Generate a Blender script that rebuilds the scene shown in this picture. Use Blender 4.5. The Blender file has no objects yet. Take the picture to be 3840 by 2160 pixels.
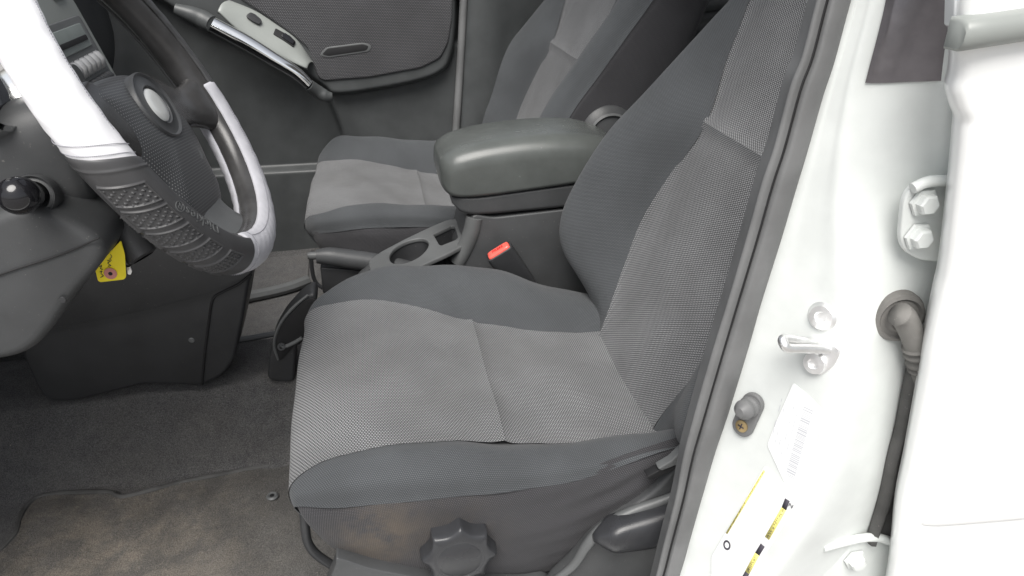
import bpy, bmesh, math, random
import numpy as np
from mathutils import Vector, Matrix
random.seed(7)
scene = bpy.context.scene
COL = scene.collection
R = math.radians
ROOT = {}

# ------------------------------------------------------------------ objects
def thing(name, label, cat, loc=(0, 0, 0), group=None):
    o = bpy.data.objects.new(name, None)
    o.empty_display_size = .03
    o.location = loc
    COL.objects.link(o)
    o['label'] = label; o['category'] = cat
    if group: o['group'] = group
    ROOT[o.name] = Vector(loc)
    return o

def root_loc(p):
    while p.parent: p = p.parent
    return ROOT.get(p.name, Vector((0, 0, 0)))

def link(name, me, mat, parent=None, smooth=True, label=None):
    o = bpy.data.objects.new(name, me)
    COL.objects.link(o)
    if mat is not None:
        me.materials.clear(); me.materials.append(mat)
    if parent is not None:
        l = root_loc(parent)
        if l.length: me.transform(Matrix.Translation(-l))
        o.parent = parent
    if smooth and len(me.polygons):
        me.polygons.foreach_set('use_smooth', [True] * len(me.polygons))
    if label: o['label'] = label
    return o

def tag(o, label, cat, group=None, kind=None):
    if kind: o['kind'] = kind
    if label: o['label'] = label
    if cat: o['category'] = cat
    if group: o['group'] = group
    return o

def bm_obj(name, bm, mat, parent=None, sharp=35, label=None):
    bmesh.ops.recalc_face_normals(bm, faces=bm.faces)
    if sharp:
        for e in bm.edges:
            if len(e.link_faces) == 2 and e.calc_face_angle(0) > R(sharp): e.smooth = False
    me = bpy.data.meshes.new(name); bm.to_mesh(me); bm.free()
    return link(name, me, mat, parent, True, label)

# ------------------------------------------------------------------ splines / grids
def cr(P, n):
    """Catmull-Rom through rows of P (k,...) with n steps per span."""
    P = np.asarray(P, float); k = len(P)
    A = np.concatenate([[2 * P[0] - P[1]], P, [2 * P[-1] - P[-2]]])
    out = []
    for i in range(k - 1):
        p0, p1, p2, p3 = A[i], A[i + 1], A[i + 2], A[i + 3]
        for j in range(n):
            t = j / n
            out.append(.5 * (2 * p1 + (p2 - p0) * t + (2 * p0 - 5 * p1 + 4 * p2 - p3) * t * t + (3 * p1 - p0 - 3 * p2 + p3) * t ** 3))
    out.append(P[-1])
    return np.array(out)

def grid_normals(G):
    du = np.gradient(G, axis=0); dv = np.gradient(G, axis=1)
    n = np.cross(du, dv); n /= (np.linalg.norm(n, axis=2, keepdims=True) + 1e-12)
    return n

def arclen(G, axis):
    d = np.linalg.norm(np.diff(G, axis=axis), axis=2)
    z = np.zeros((1, G.shape[1])) if axis == 0 else np.zeros((G.shape[0], 1))
    return np.concatenate([z, np.cumsum(d, axis=axis)], axis=axis)

def grid_obj(name, G, mat, parent=None, flip=False, uv0=(0, 0), solid=0, label=None, uvfix=None):
    nu, nv = G.shape[:2]
    idx = np.arange(nu * nv).reshape(nu, nv)
    f = np.stack([idx[:-1, :-1], idx[1:, :-1], idx[1:, 1:], idx[:-1, 1:]], -1).reshape(-1, 4)
    if flip: f = f[:, ::-1]
    me = bpy.data.meshes.new(name)
    me.from_pydata(G.reshape(-1, 3).tolist(), [], f.tolist())
    if uvfix is None:
        U = arclen(G, 0); V = arclen(G, 1)
        U = np.repeat(U.mean(1)[:, None], nv, 1)
        V = V - V[:, nv // 2][:, None]
    else: U, V = uvfix
    uv = np.stack([U + uv0[0], V + uv0[1]], -1).reshape(-1, 2)
    lay = me.uv_layers.new(name='UVMap')
    lay.data.foreach_set('uv', uv[f.reshape(-1)].reshape(-1).tolist())
    o = link(name, me, mat, parent, True, label)
    if solid:
        m = o.modifiers.new('thickness', 'SOLIDIFY'); m.thickness = solid; m.offset = -1
    return o

def patch(name, net, mat, parent=None, nu=6, nv=8, groove=(0, 0, 0, 0), gw=.008, puff=0, flip=False, solid=0, label=None, noise=None):
    """net: rows (u) x cols (v) of 3D control points; groove = depth sunk at u0,u1,v0,v1 edges."""
    G = cr(np.asarray(net, float), nu)
    G = cr(G.transpose(1, 0, 2), nv).transpose(1, 0, 2)
    n = grid_normals(G) * (-1 if flip else 1)
    U = arclen(G, 0); V = arclen(G, 1)
    ds = [U, U[-1:] - U, V, V[:, -1:] - V]
    disp = np.zeros(G.shape[:2])
    for g, d in zip(groove, ds):
        if g: disp -= g * np.exp(-d / gw)
    if puff:
        k = np.minimum.reduce([np.clip(d / .05, 0, 1) for d in ds[2:]])
        disp += puff * (k * (2 - k))
    if noise is not None: disp += noise(G)
    G = G + n * disp[..., None]
    return grid_obj(name, G, mat, parent, flip=flip, solid=solid, label=label)

def tube_grid(path, rad, seg=12, samples=None, closed=False):
    P = np.asarray(path, float)
    if samples: P = cr(P, samples)
    n = len(P)
    r = np.full(n, rad) if np.isscalar(rad) else np.interp(np.linspace(0, 1, n), np.linspace(0, 1, len(rad)), rad)
    T = np.gradient(P, axis=0)
    if closed:
        T = np.roll(P, -1, 0) - np.roll(P, 1, 0)
    T /= np.linalg.norm(T, axis=1, keepdims=True)
    a = np.array([0, 0, 1.]) if abs(T[0][2]) < .9 else np.array([1., 0, 0])
    N = np.cross(T[0], a); N /= np.linalg.norm(N)
    out = []
    for i in range(n):
        N = N - T[i] * (N @ T[i]); N /= np.linalg.norm(N)
        B = np.cross(T[i], N)
        ang = np.linspace(0, 2 * np.pi, seg, endpoint=False)
        out.append(P[i] + r[i] * (np.cos(ang)[:, None] * N + np.sin(ang)[:, None] * B))
    return np.array(out)

def rings_obj(name, rings, mat, parent=None, cap=True, closed=False, label=None, sharp=40):
    """rings: list of equal-length closed loops."""
    bm = bmesh.new()
    vs = [[bm.verts.new(p) for p in ring] for ring in rings]
    m = len(vs[0]); k = len(vs)
    for i in range(k if closed else k - 1):
        a, b = vs[i], vs[(i + 1) % k]
        for j in range(m):
            bm.faces.new((a[j], a[(j + 1) % m], b[(j + 1) % m], b[j]))
    if cap and not closed:
        bm.faces.new(vs[0][::-1]); bm.faces.new(vs[-1])
    return bm_obj(name, bm, mat, parent, sharp, label)

def tube(name, path, rad, mat, parent=None, seg=12, samples=6, closed=False, label=None):
    return rings_obj(name, tube_grid(path, rad, seg, samples, closed), mat, parent, True, closed, label)

def frame(axis, up=(0, 0, 1)):
    z = Vector(axis).normalized(); x = Vector(up).cross(z)
    if x.length < 1e-4: x = Vector((1, 0, 0))
    x.normalize(); y = z.cross(x)
    return x, y, z

def lathe(name, prof, origin, axis, mat, parent=None, seg=32, label=None, sx=1, sy=1, up=(0, 0, 1), sharp=30):
    """prof: list of (radius, height)."""
    x, y, z = frame(axis, up); o = Vector(origin)
    bm = bmesh.new(); rows = []
    for r, h in prof:
        if r < 1e-6: rows.append([bm.verts.new(o + z * h)])
        else: rows.append([bm.verts.new(o + z * h + x * (r * sx * math.cos(a)) + y * (r * sy * math.sin(a))) for a in [2 * math.pi * i / seg for i in range(seg)]])
    for a, b in zip(rows, rows[1:]):
        for j in range(seg):
            k = (j + 1) % seg
            if len(a) == 1 and len(b) == 1: continue
            if len(a) == 1: bm.faces.new((a[0], b[k], b[j]))
            elif len(b) == 1: bm.faces.new((a[j], a[k], b[0]))
            else: bm.faces.new((a[j], a[k], b[k], b[j]))
    return bm_obj(name, bm, mat, parent, sharp, label)

def bevel_all(bm, w, seg=2, ang=30):
    es = [e for e in bm.edges if len(e.link_faces) == 2 and e.calc_face_angle(0) > R(ang)]
    if w > 0 and es:
        bmesh.ops.bevel(bm, geom=es, offset=w, offset_type='OFFSET', segments=seg, profile=.5, affect='EDGES', clamp_overlap=True)

def rbox(name, c, dims, mat, parent=None, bev=.004, rot=None, seg=3, label=None, taper=None):
    bm = bmesh.new(); bmesh.ops.create_cube(bm, size=1)
    for v in bm.verts:
        v.co = Vector((v.co.x * dims[0], v.co.y * dims[1], v.co.z * dims[2]))
        if taper and v.co.z > 0: v.co.x *= taper[0]; v.co.y *= taper[1]
    bevel_all(bm, bev, seg)
    M = Matrix.Translation(Vector(c)) @ (rot.to_4x4() if rot is not None else Matrix.Identity(4))
    bm.transform(M)
    return bm_obj(name, bm, mat, parent, 40, label)

def slab(name, pts, vec, mat, parent=None, bev=.003, seg=3, label=None, sharp=40):
    """outline pts (3D loop) extruded along vec; the outline is the front face."""
    bm = bmesh.new(); v = Vector(vec)
    a = [bm.verts.new(p) for p in pts]
    f = bm.faces.new(a)
    r = bmesh.ops.extrude_face_region(bm, geom=[f])
    nv = [g for g in r['geom'] if isinstance(g, bmesh.types.BMVert)]
    bmesh.ops.translate(bm, verts=nv, vec=v)
    bmesh.ops.recalc_face_normals(bm, faces=bm.faces)
    bevel_all(bm, bev, seg, 40)
    big = [f for f in bm.faces if len(f.verts) > 4]
    bmesh.ops.triangulate(bm, faces=big)
    return bm_obj(name, bm, mat, parent, sharp, label)

def smooth_loop(pts, n=5):
    P = np.asarray(pts, float); k = len(P); out = []
    for i in range(k):
        p0, p1, p2, p3 = P[(i - 1) % k], P[i], P[(i + 1) % k], P[(i + 2) % k]
        for j in range(n):
            t = j / n
            out.append(.5 * (2 * p1 + (p2 - p0) * t + (2 * p0 - 5 * p1 + 4 * p2 - p3) * t * t + (3 * p1 - p0 - 3 * p2 + p3) * t ** 3))
    return [tuple(p) for p in out]

def round_loop(pts, r, n=4):
    """round the corners of a planar/3D polygon with radius-like distance r."""
    P = [Vector(p) for p in pts]; k = len(P); out = []
    for i in range(k):
        a, b, c = P[i - 1], P[i], P[(i + 1) % k]
        rr = min(r, (a - b).length * .45, (c - b).length * .45)
        s = b + (a - b).normalized() * rr; e = b + (c - b).normalized() * rr
        for j in range(n + 1):
            t = j / n
            out.append(tuple(s * (1 - t) ** 2 + b * 2 * t * (1 - t) + e * t * t))
    return out

def curve_plate(name, loops, origin, ax, ay, mat, parent=None, depth=.002, bev=.0, label=None):
    """2D loops with holes, filled, extruded by depth on both sides."""
    cu = bpy.data.curves.new(name + '_curve', 'CURVE'); cu.dimensions = '2D'; cu.fill_mode = 'BOTH'
    for L in loops:
        s = cu.splines.new('POLY'); s.points.add(len(L) - 1); s.use_cyclic_u = True
        for p, q in zip(s.points, L): p.co = (q[0], q[1], 0, 1)
    cu.extrude = depth; cu.bevel_depth = bev; cu.bevel_resolution = 2
    return curve_mesh(name, cu, origin, ax, ay, mat, parent, label)

def curve_mesh(name, cu, origin, ax, ay, mat, parent, label=None, post=None):
    t = bpy.data.objects.new('tmp', cu); COL.objects.link(t)
    dg = bpy.context.evaluated_depsgraph_get()
    me = bpy.data.meshes.new_from_object(t.evaluated_get(dg), depsgraph=dg)
    bpy.data.objects.remove(t)
    bpy.data.curves.remove(cu)
    me.name = name
    if post: post(me)
    else:
        x = Vector(ax).normalized(); y = Vector(ay); y = (y - x * y.dot(x)).normalized(); z = x.cross(y)
        M = Matrix((x, y, z)).transposed().to_4x4(); M.translation = Vector(origin)
        me.transform(M)
    o = link(name, me, mat, parent, False, label)
    return o

def text_mesh(name, body, size, origin, ax, ay, mat, parent, depth=.0005, label=None, post=None, xs=1.0):
    cu = bpy.data.curves.new(name + '_text', 'FONT'); cu.body = body; cu.size = size; cu.extrude = depth
    cu.align_x = 'CENTER'; cu.align_y = 'CENTER'; cu.space_character = xs
    return curve_mesh(name, cu, origin, ax, ay, mat, parent, label, post)

# ------------------------------------------------------------------ materials
class NT:
    def __init__(s, name):
        s.m = bpy.data.materials.new(name); s.m.use_nodes = True
        s.t = s.m.node_tree; s.b = s.t.nodes['Principled BSDF']
    def n(s, typ, **kw):
        nd = s.t.nodes.new(typ)
        for k, v in kw.items():
            if hasattr(nd, k): setattr(nd, k, v)
        return nd
    def set(s, sock, v):
        if hasattr(v, 'is_linked') or isinstance(v, bpy.types.NodeSocket): s.t.links.new(v, sock)
        else: sock.default_value = v
    def math(s, op, a, b=0., c=None):
        nd = s.n('ShaderNodeMath', operation=op)
        s.set(nd.inputs[0], a); s.set(nd.inputs[1], b)
        if c is not None: s.set(nd.inputs[2], c)
        return nd.outputs[0]
    def coord(s, which='Object'): return s.n('ShaderNodeTexCoord').outputs[which]
    def noise(s, scale, detail=3, rough=.55, vec=None):
        nd = s.n('ShaderNodeTexNoise'); nd.inputs['Scale'].default_value = scale
        nd.inputs['Detail'].default_value = detail; nd.inputs['Roughness'].default_value = rough
        s.t.links.new(vec or s.coord(), nd.inputs['Vector']); return nd.outputs['Fac']
    def ramp(s, fac, lo, hi, c0, c1):
        nd = s.n('ShaderNodeMapRange'); nd.interpolation_type = 'SMOOTHSTEP'
        s.set(nd.inputs[0], fac)
        nd.inputs[1].default_value = lo; nd.inputs[2].default_value = hi
        return s.mix(nd.outputs[0], c0, c1)
    def rng(s, fac, lo, hi, a=0., b=1.):
        nd = s.n('ShaderNodeMapRange'); nd.interpolation_type = 'SMOOTHSTEP'; s.set(nd.inputs[0], fac)
        for i, v in zip((1, 2, 3, 4), (lo, hi, a, b)): nd.inputs[i].default_value = v
        return nd.outputs[0]
    def mix(s, fac, a, b):
        nd = s.n('ShaderNodeMix', data_type='RGBA')
        s.set(nd.inputs[0], fac)
        for sock, v in ((nd.inputs[6], a), (nd.inputs[7], b)):
            if isinstance(v, bpy.types.NodeSocket): s.t.links.new(v, sock)
            else: sock.default_value = (*v, 1) if len(v) == 3 else v
        return nd.outputs[2]
    def bump(s, h, strength, dist, normal=None):
        nd = s.n('ShaderNodeBump'); nd.inputs['Strength'].default_value = strength; nd.inputs['Distance'].default_value = dist
        s.set(nd.inputs['Height'], h)
        if normal is not None: s.t.links.new(normal, nd.inputs['Normal'])
        return nd.outputs[0]
    def fin(s, col, rough=.6, metal=0., normal=None, spec=.5, sheen=0., coat=0.):
        b = s.b
        if isinstance(col, bpy.types.NodeSocket): s.t.links.new(col, b.inputs['Base Color'])
        else: b.inputs['Base Color'].default_value = (*col, 1)
        s.set(b.inputs['Roughness'], rough)
        b.inputs['Metallic'].default_value = metal; b.inputs['Specular IOR Level'].default_value = spec
        b.inputs['Sheen Weight'].default_value = sheen; b.inputs['Coat Weight'].default_value = coat
        if normal is not None: s.t.links.new(normal, b.inputs['Normal'])
        return s.m

def spot(nt, center, radius, soft=1.0):
    """0..1 mask round a place on the object (for dirt)."""
    d = nt.n('ShaderNodeVectorMath', operation='DISTANCE')
    nt.t.links.new(nt.coord(), d.inputs[0]); d.inputs[1].default_value = center
    return nt.rng(d.outputs['Value'], 0, radius, 1, 0)

def plastic(name, c, rough=.5, grain=900, bump=.25, var=.12, spec=.4, dust=0.):
    t = NT(name)
    big = t.noise(14, 4); fine = t.noise(grain, 2)
    lo = tuple(x * (1 - var) for x in c); hi = tuple(x * (1 + var) for x in c)
    col = t.ramp(big, .3, .7, lo, hi)
    if dust:
        sp = t.rng(t.noise(260, 2, .8), .66, .78)
        col = t.mix(t.math('MULTIPLY', sp, dust), col, (.35, .33, .3))
    return t.fin(col, t.math('ADD', t.math('MULTIPLY', big, .15), rough - .07), 0, t.bump(fine, bump, .0006), spec)

def hexdots(t, pitch):
    """distance to nearest dot centre in units of pitch, on a hexagonal lattice, from UV in metres."""
    uv = t.n('ShaderNodeSeparateXYZ'); t.t.links.new(t.coord('UV'), uv.inputs[0])
    u = t.math('DIVIDE', uv.outputs[0], pitch); v = t.math('DIVIDE', uv.outputs[1], pitch * 1.732)
    p = t.math('SUBTRACT', t.math('FRACT', t.math('ADD', u, v)), .5)
    q = t.math('SUBTRACT', t.math('FRACT', t.math('SUBTRACT', u, v)), .5)
    s = t.math('ADD', p, q); d = t.math('SUBTRACT', p, q)
    return t.math('SQRT', t.math('ADD', t.math('MULTIPLY', t.math('MULTIPLY', s, s), .25), t.math('MULTIPLY', t.math('MULTIPLY', d, d), .75)))

def knit(name, dot, gap, pitch, r0, r1, bump=.6, stain=None, rough=.85, var=.1, stainc=(.10, .075, .05)):
    t = NT(name)
    d = hexdots(t, pitch)
    m = t.rng(d, r0, r1, 1, 0)
    big = t.noise(9, 4)
    k = t.rng(big, .3, .7, 1 - var, 1 + var)
    col = t.mix(m, gap, dot)
    mul = t.n('ShaderNodeVectorMath', operation='SCALE'); t.t.links.new(col, mul.inputs[0]); t.t.links.new(k, mul.inputs['Scale'])
    col = mul.outputs[0]
    if stain:
        for c, r, amt in stain:
            f = t.math('MULTIPLY', t.math('MULTIPLY', spot(t, c, r), t.rng(t.noise(26, 5, .7), .3, .62)), amt)
            col = t.mix(f, col, stainc)
    fz = t.noise(1500, 2)
    h = t.math('ADD', m, t.math('MULTIPLY', fz, .5))
    return t.fin(col, rough, 0, t.bump(h, bump, .0007), .25, sheen=.10)

def simple(name, c, rough=.4, metal=0., coat=0., spec=.5, bumps=None, var=0.):
    t = NT(name); n = None
    if bumps: n = t.bump(t.noise(bumps[0], 3), bumps[1], bumps[2])
    col = c
    if var:
        col = t.ramp(t.noise(25, 4), .3, .7, tuple(x * (1 - var) for x in c), tuple(min(1, x * (1 + var)) for x in c))
    return t.fin(col, rough, metal, n, spec, 0, coat)

M = {}
M['knit_light'] = knit('raised_dot_seat_knit', (.258, .262, .267), (.023, .024, .026), .0034, .26, .48, .9, stain=[((-.16, .02, .29), .10, .3), ((-.05, -.08, .27), .12, .25), ((.02, .06, .24), .10, .2)], stainc=(.10, .10, .095), var=.12)
M['knit_dark'] = knit('plain_charcoal_seat_fabric', (.093, .099, .104), (.039, .042, .046), .0025, .22, .48, .6)
M['knit_skirt'] = knit('charcoal_skirt_fabric', (.066, .065, .069), (.028, .028, .031), .0024, .2, .48, .6)
M['knit_stained'] = knit('soiled_charcoal_skirt_fabric', (.066, .065, .069), (.028, .028, .031), .0024, .2, .48, .6,
                       stain=[((-.150, -.22, .205), .075, .6), ((-.06, -.22, .19), .09, .2), ((-.17, -.21, .16), .07, .4)], stainc=(.125, .098, .070))
M['knit_door'] = knit('dotted_door_fabric', (.135, .135, .14), (.026, .026, .029), .0040, .22, .46, .8)
M['trim'] = plastic('dark_grey_grained_plastic', (.058, .060, .062), .42, dust=.25)
M['trim2'] = plastic('mid_grey_grained_plastic', (.105, .109, .110), .42)
M['dark'] = plastic('near_black_plastic', (.034, .035, .037), .42, dust=.25)
M['door'] = plastic('dark_green_grey_door_plastic', (.064, .068, .069), .40)
M['lever'] = plastic('satin_lever_plastic', (.032, .033, .036), .28)
M['vinyl'] = plastic('padded_armrest_vinyl', (.085, .092, .088), .25, 700, .3)
M['dash'] = plastic('charcoal_dash_plastic', (.053, .055, .057), .5, dust=.3)
M['black'] = simple('black_gap', (.008, .008, .009), .7, var=.2)
M['gloss_black'] = simple('glossy_black_plastic', (.012, .012, .014), .12)
M['leather'] = plastic('worn_wheel_leather', (.052, .051, .051), .24, 1200, .2, .3)
M['grip'] = plastic('moulded_grip_rubber', (.060, .060, .062), .42, 1500, .10)
M['suede'] = plastic('grey_fabric_wrap', (.46, .46, .49), .9, 1800, .5, .08, .2)
M['sunlit_fab'] = plastic('sunlit_tone_fabric_wrap', (.78, .78, .80), .85, 1800, .4, .03, .2)  # paler copy of the grey wrap, direct daylight put into the colour
M['thread'] = simple('stitching_thread', (.30, .30, .33), .9, var=.1)
M['silver'] = plastic('satin_silver_trim', (.26, .275, .262), .34, 2500, .05, .04)
M['chrome'] = simple('bright_chrome', (.85, .86, .86), .10, 1.0, var=.03)
M['steel'] = simple('zinc_plated_steel', (.88, .88, .87), .42, 1.0, bumps=(300, .3, .001), var=.15)
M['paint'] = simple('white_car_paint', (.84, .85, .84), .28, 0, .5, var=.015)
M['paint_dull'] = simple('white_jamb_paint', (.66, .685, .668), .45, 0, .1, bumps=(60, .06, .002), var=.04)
M['rubber'] = plastic('black_seal_rubber', (.15, .152, .153), .48, 700, .3, .15)
M['boot'] = plastic('dusty_wiring_rubber', (.17, .165, .155), .75, 300, .4, .35, dust=.5)
M['strap'] = plastic('dusty_dark_strap', (.075, .074, .072), .6, 300, .3, .3, dust=.3)
M['yellow'] = simple('yellow_card', (.95, .78, .02), .6, var=.04)
M['pink'] = simple('pink_reinforcing_ring', (.60, .25, .22), .7, var=.05)
M['ink'] = simple('dark_ink', (.05, .045, .06), .7, var=.1)
M['grey_ink'] = simple('pale_grey_ink', (.52, .53, .56), .7, var=.05)
M['lab_white'] = simple('white_label_paper', (.80, .81, .81), .5, var=.01)
M['lab_yellow'] = simple('yellow_label_print', (.82, .74, .22), .5, var=.05)
M['red'] = simple('red_buckle_plastic', (.85, .13, .10), .16, var=.06)
M['red_text'] = simple('raised_red_lettering', (.55, .03, .03), .3, var=.05)
M['paper'] = simple('crumpled_grey_paper', (.28, .28, .26), .8, bumps=(90, .6, .004), var=.3)
M['glass'] = simple('window_painted_reflection', (.62, .64, .65), .08, 0, .6, var=.03)  # pale grey base colour stands in for the reflection on the glass
M['screen'] = simple('radio_display', (.22, .25, .24), .12, var=.05)
M['knob'] = simple('satin_silver_button', (.42, .42, .42), .3, .4, var=.05)
M['white'] = simple('badge_painted_glare', (.72, .73, .71), .25, .2, var=.02)  # near-white base colour stands for the glare on the badge

M['brass'] = simple('dull_brass_screw', (.50, .38, .20), .4, .9, bumps=(400, .3, .0006), var=.15)
M['film'] = simple('black_pillar_film', (.16, .15, .16), .16, .55, bumps=(30, .12, .003), var=.2)
M['lining'] = simple('pale_grey_blocker_lining', (.45, .45, .43), .95, bumps=(600, .4, .001), var=.05)
M['ground'] = plastic('pale_worn_paving', (.30, .29, .28), .9, 60, .5, .2)

def carpet(name, c0, c1, dirt, dcol, dloc=None):
    t = NT(name)
    big = t.noise(5, 5, .6); mid = t.noise(40, 4, .7); fine = t.noise(700, 2, .7)
    col = t.ramp(mid, .3, .7, c0, c1)
    col = t.mix(t.rng(fine, .3, .75, 0, .55), col, tuple(x * 1.8 for x in c1))
    f = t.rng(big, .42, .62, 0, dirt)
    if dloc: f = t.math('MULTIPLY', t.math('MAXIMUM', t.rng(t.noise(17, 7, .75), .34, .66), .25), t.math('MULTIPLY', spot(t, dloc[0], dloc[1]), dirt))
    col = t.mix(f, col, dcol)
    lint = t.rng(t.noise(330, 1, .5), .765, .80)
    col = t.mix(t.math('MULTIPLY', lint, .6), col, (.42, .38, .33))
    grit = t.rng(t.noise(480, 2, .6), .70, .76)
    col = t.mix(t.math('MULTIPLY', grit, .35), col, (.30, .25, .19))
    pile = t.rng(t.noise(520, 3, .8), .33, .67, .6, 1.4)
    sc = t.n('ShaderNodeVectorMath', operation='SCALE'); t.t.links.new(col, sc.inputs[0]); t.t.links.new(pile, sc.inputs['Scale'])
    h = t.math('ADD', fine, t.math('MULTIPLY', mid, 1.2))
    return t.fin(sc.outputs[0], .95, 0, t.bump(h, 1.0, .004), .1, sheen=.1)
M['carpet'] = carpet('dark_floor_carpet', (.070, .069, .070), (.118, .116, .115), .4, (.11, .103, .095))
M['mat'] = carpet('dirty_mat_carpet', (.055, .053, .050), (.094, .090, .085), .8, (.27, .232, .185), ((-.10, .02, .0), .36))

# pad: perforated leather look of the airbag cover
def perforated(name):
    t = NT(name)
    d = hexdots(t, .0036)
    m = t.rng(d, .10, .22, 1, 0)
    col = t.mix(m, (.050, .052, .055), (.24, .24, .24))
    g = t.noise(1100, 2)
    return t.fin(col, .38, 0, t.bump(t.math('SUBTRACT', t.math('MULTIPLY', g, .3), m), .4, .0008), .4)
M['pad'] = perforated('perforated_airbag_cover')

# ------------------------------------------------------------------ seats
# cushion stations: x, centre z, then (y, z, dx) of outer bound, outer crest, outer seam, inner bound, inner crest, inner seam
CU0 = [
 (.100, .190, (.222, .190, 0), (.216, .190, .004), (.212, .190, .010), (.600, .190, 0), (.612, .190, .004), (.618, .190, .01)),
 (.055, .262, (.219, .262, .006), (.2145, .262, .010), (.212, .262, .014), (.600, .262, .004), (.612, .262, .01), (.620, .262, .02)),
 (.029, .304, (.2185, .299, .011), (.2145, .297, .013), (.211, .295, .017), (.597, .304, .003), (.612, .303, .008), (.622, .295, .02)),
 (.040, .332, (.222, .325, .006), (.214, .320, .007), (.207, .304, .010), (.604, .335, .003), (.628, .339, .008), (.645, .312, .02)),
 (.090, .342, (.242, .336, 0), (.223, .332, 0), (.204, .2985, 0), (.612, .342, 0), (.648, .357, 0), (.672, .325, .01)),
 (.150, .340, (.253, .335, 0), (.229, .333, 0), (.203, .294, 0), (.603, .342, 0), (.660, .371, 0), (.688, .335, 0)),
 (.220, .326, (.263, .322, 0), (.234, .326, 0), (.203, .2925, 0), (.588, .328, 0), (.663, .369, 0), (.692, .335, 0)),
 (.286, .305, (.270, .304, 0), (.236, .317, 0), (.203, .291, 0), (.570, .308, 0), (.660, .361, 0), (.692, .330, 0)),
 (.360, .290, (.276, .290, 0), (.237, .314, 0), (.204, .2925, 0), (.563, .292, 0), (.645, .346, 0), (.688, .320, 0)),
 (.440, .280, (.281, .281, 0), (.237, .317, 0), (.205, .312, 0), (.557, .282, 0), (.620, .318, 0), (.670, .300, 0)),
 (.540, .274, (.287, .277, 0), (.237, .322, 0), (.209, .330, 0), (.552, .277, 0), (.600, .296, 0), (.650, .280, 0)),
]
SK = [(.115, .150), (.132, .145), (.165, .14), (.205, .14), (.25, .14), (.30, .14), (.36, .14), (.44, .14), (.53, .14)]
# backrest stations: t up the back, insert half bound (inner), crest (y, fwd)
BK = [(-.05, .545, .598, -.012), (0, .546, .620, .006), (.05, .558, .672, .066), (.10, .574, .684, .088), (.165, .586, .684, .090),
      (.257, .569, .675, .080), (.339, .548, .663, .056), (.42, .576, .652, .033), (.475, .587, .645, .017), (.52, .598, .638, .006),
      (.60, .612, .636, -.003), (.66, .612, .632, -.012), (.69, .600, .618, -.05)]
YC = .42

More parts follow.
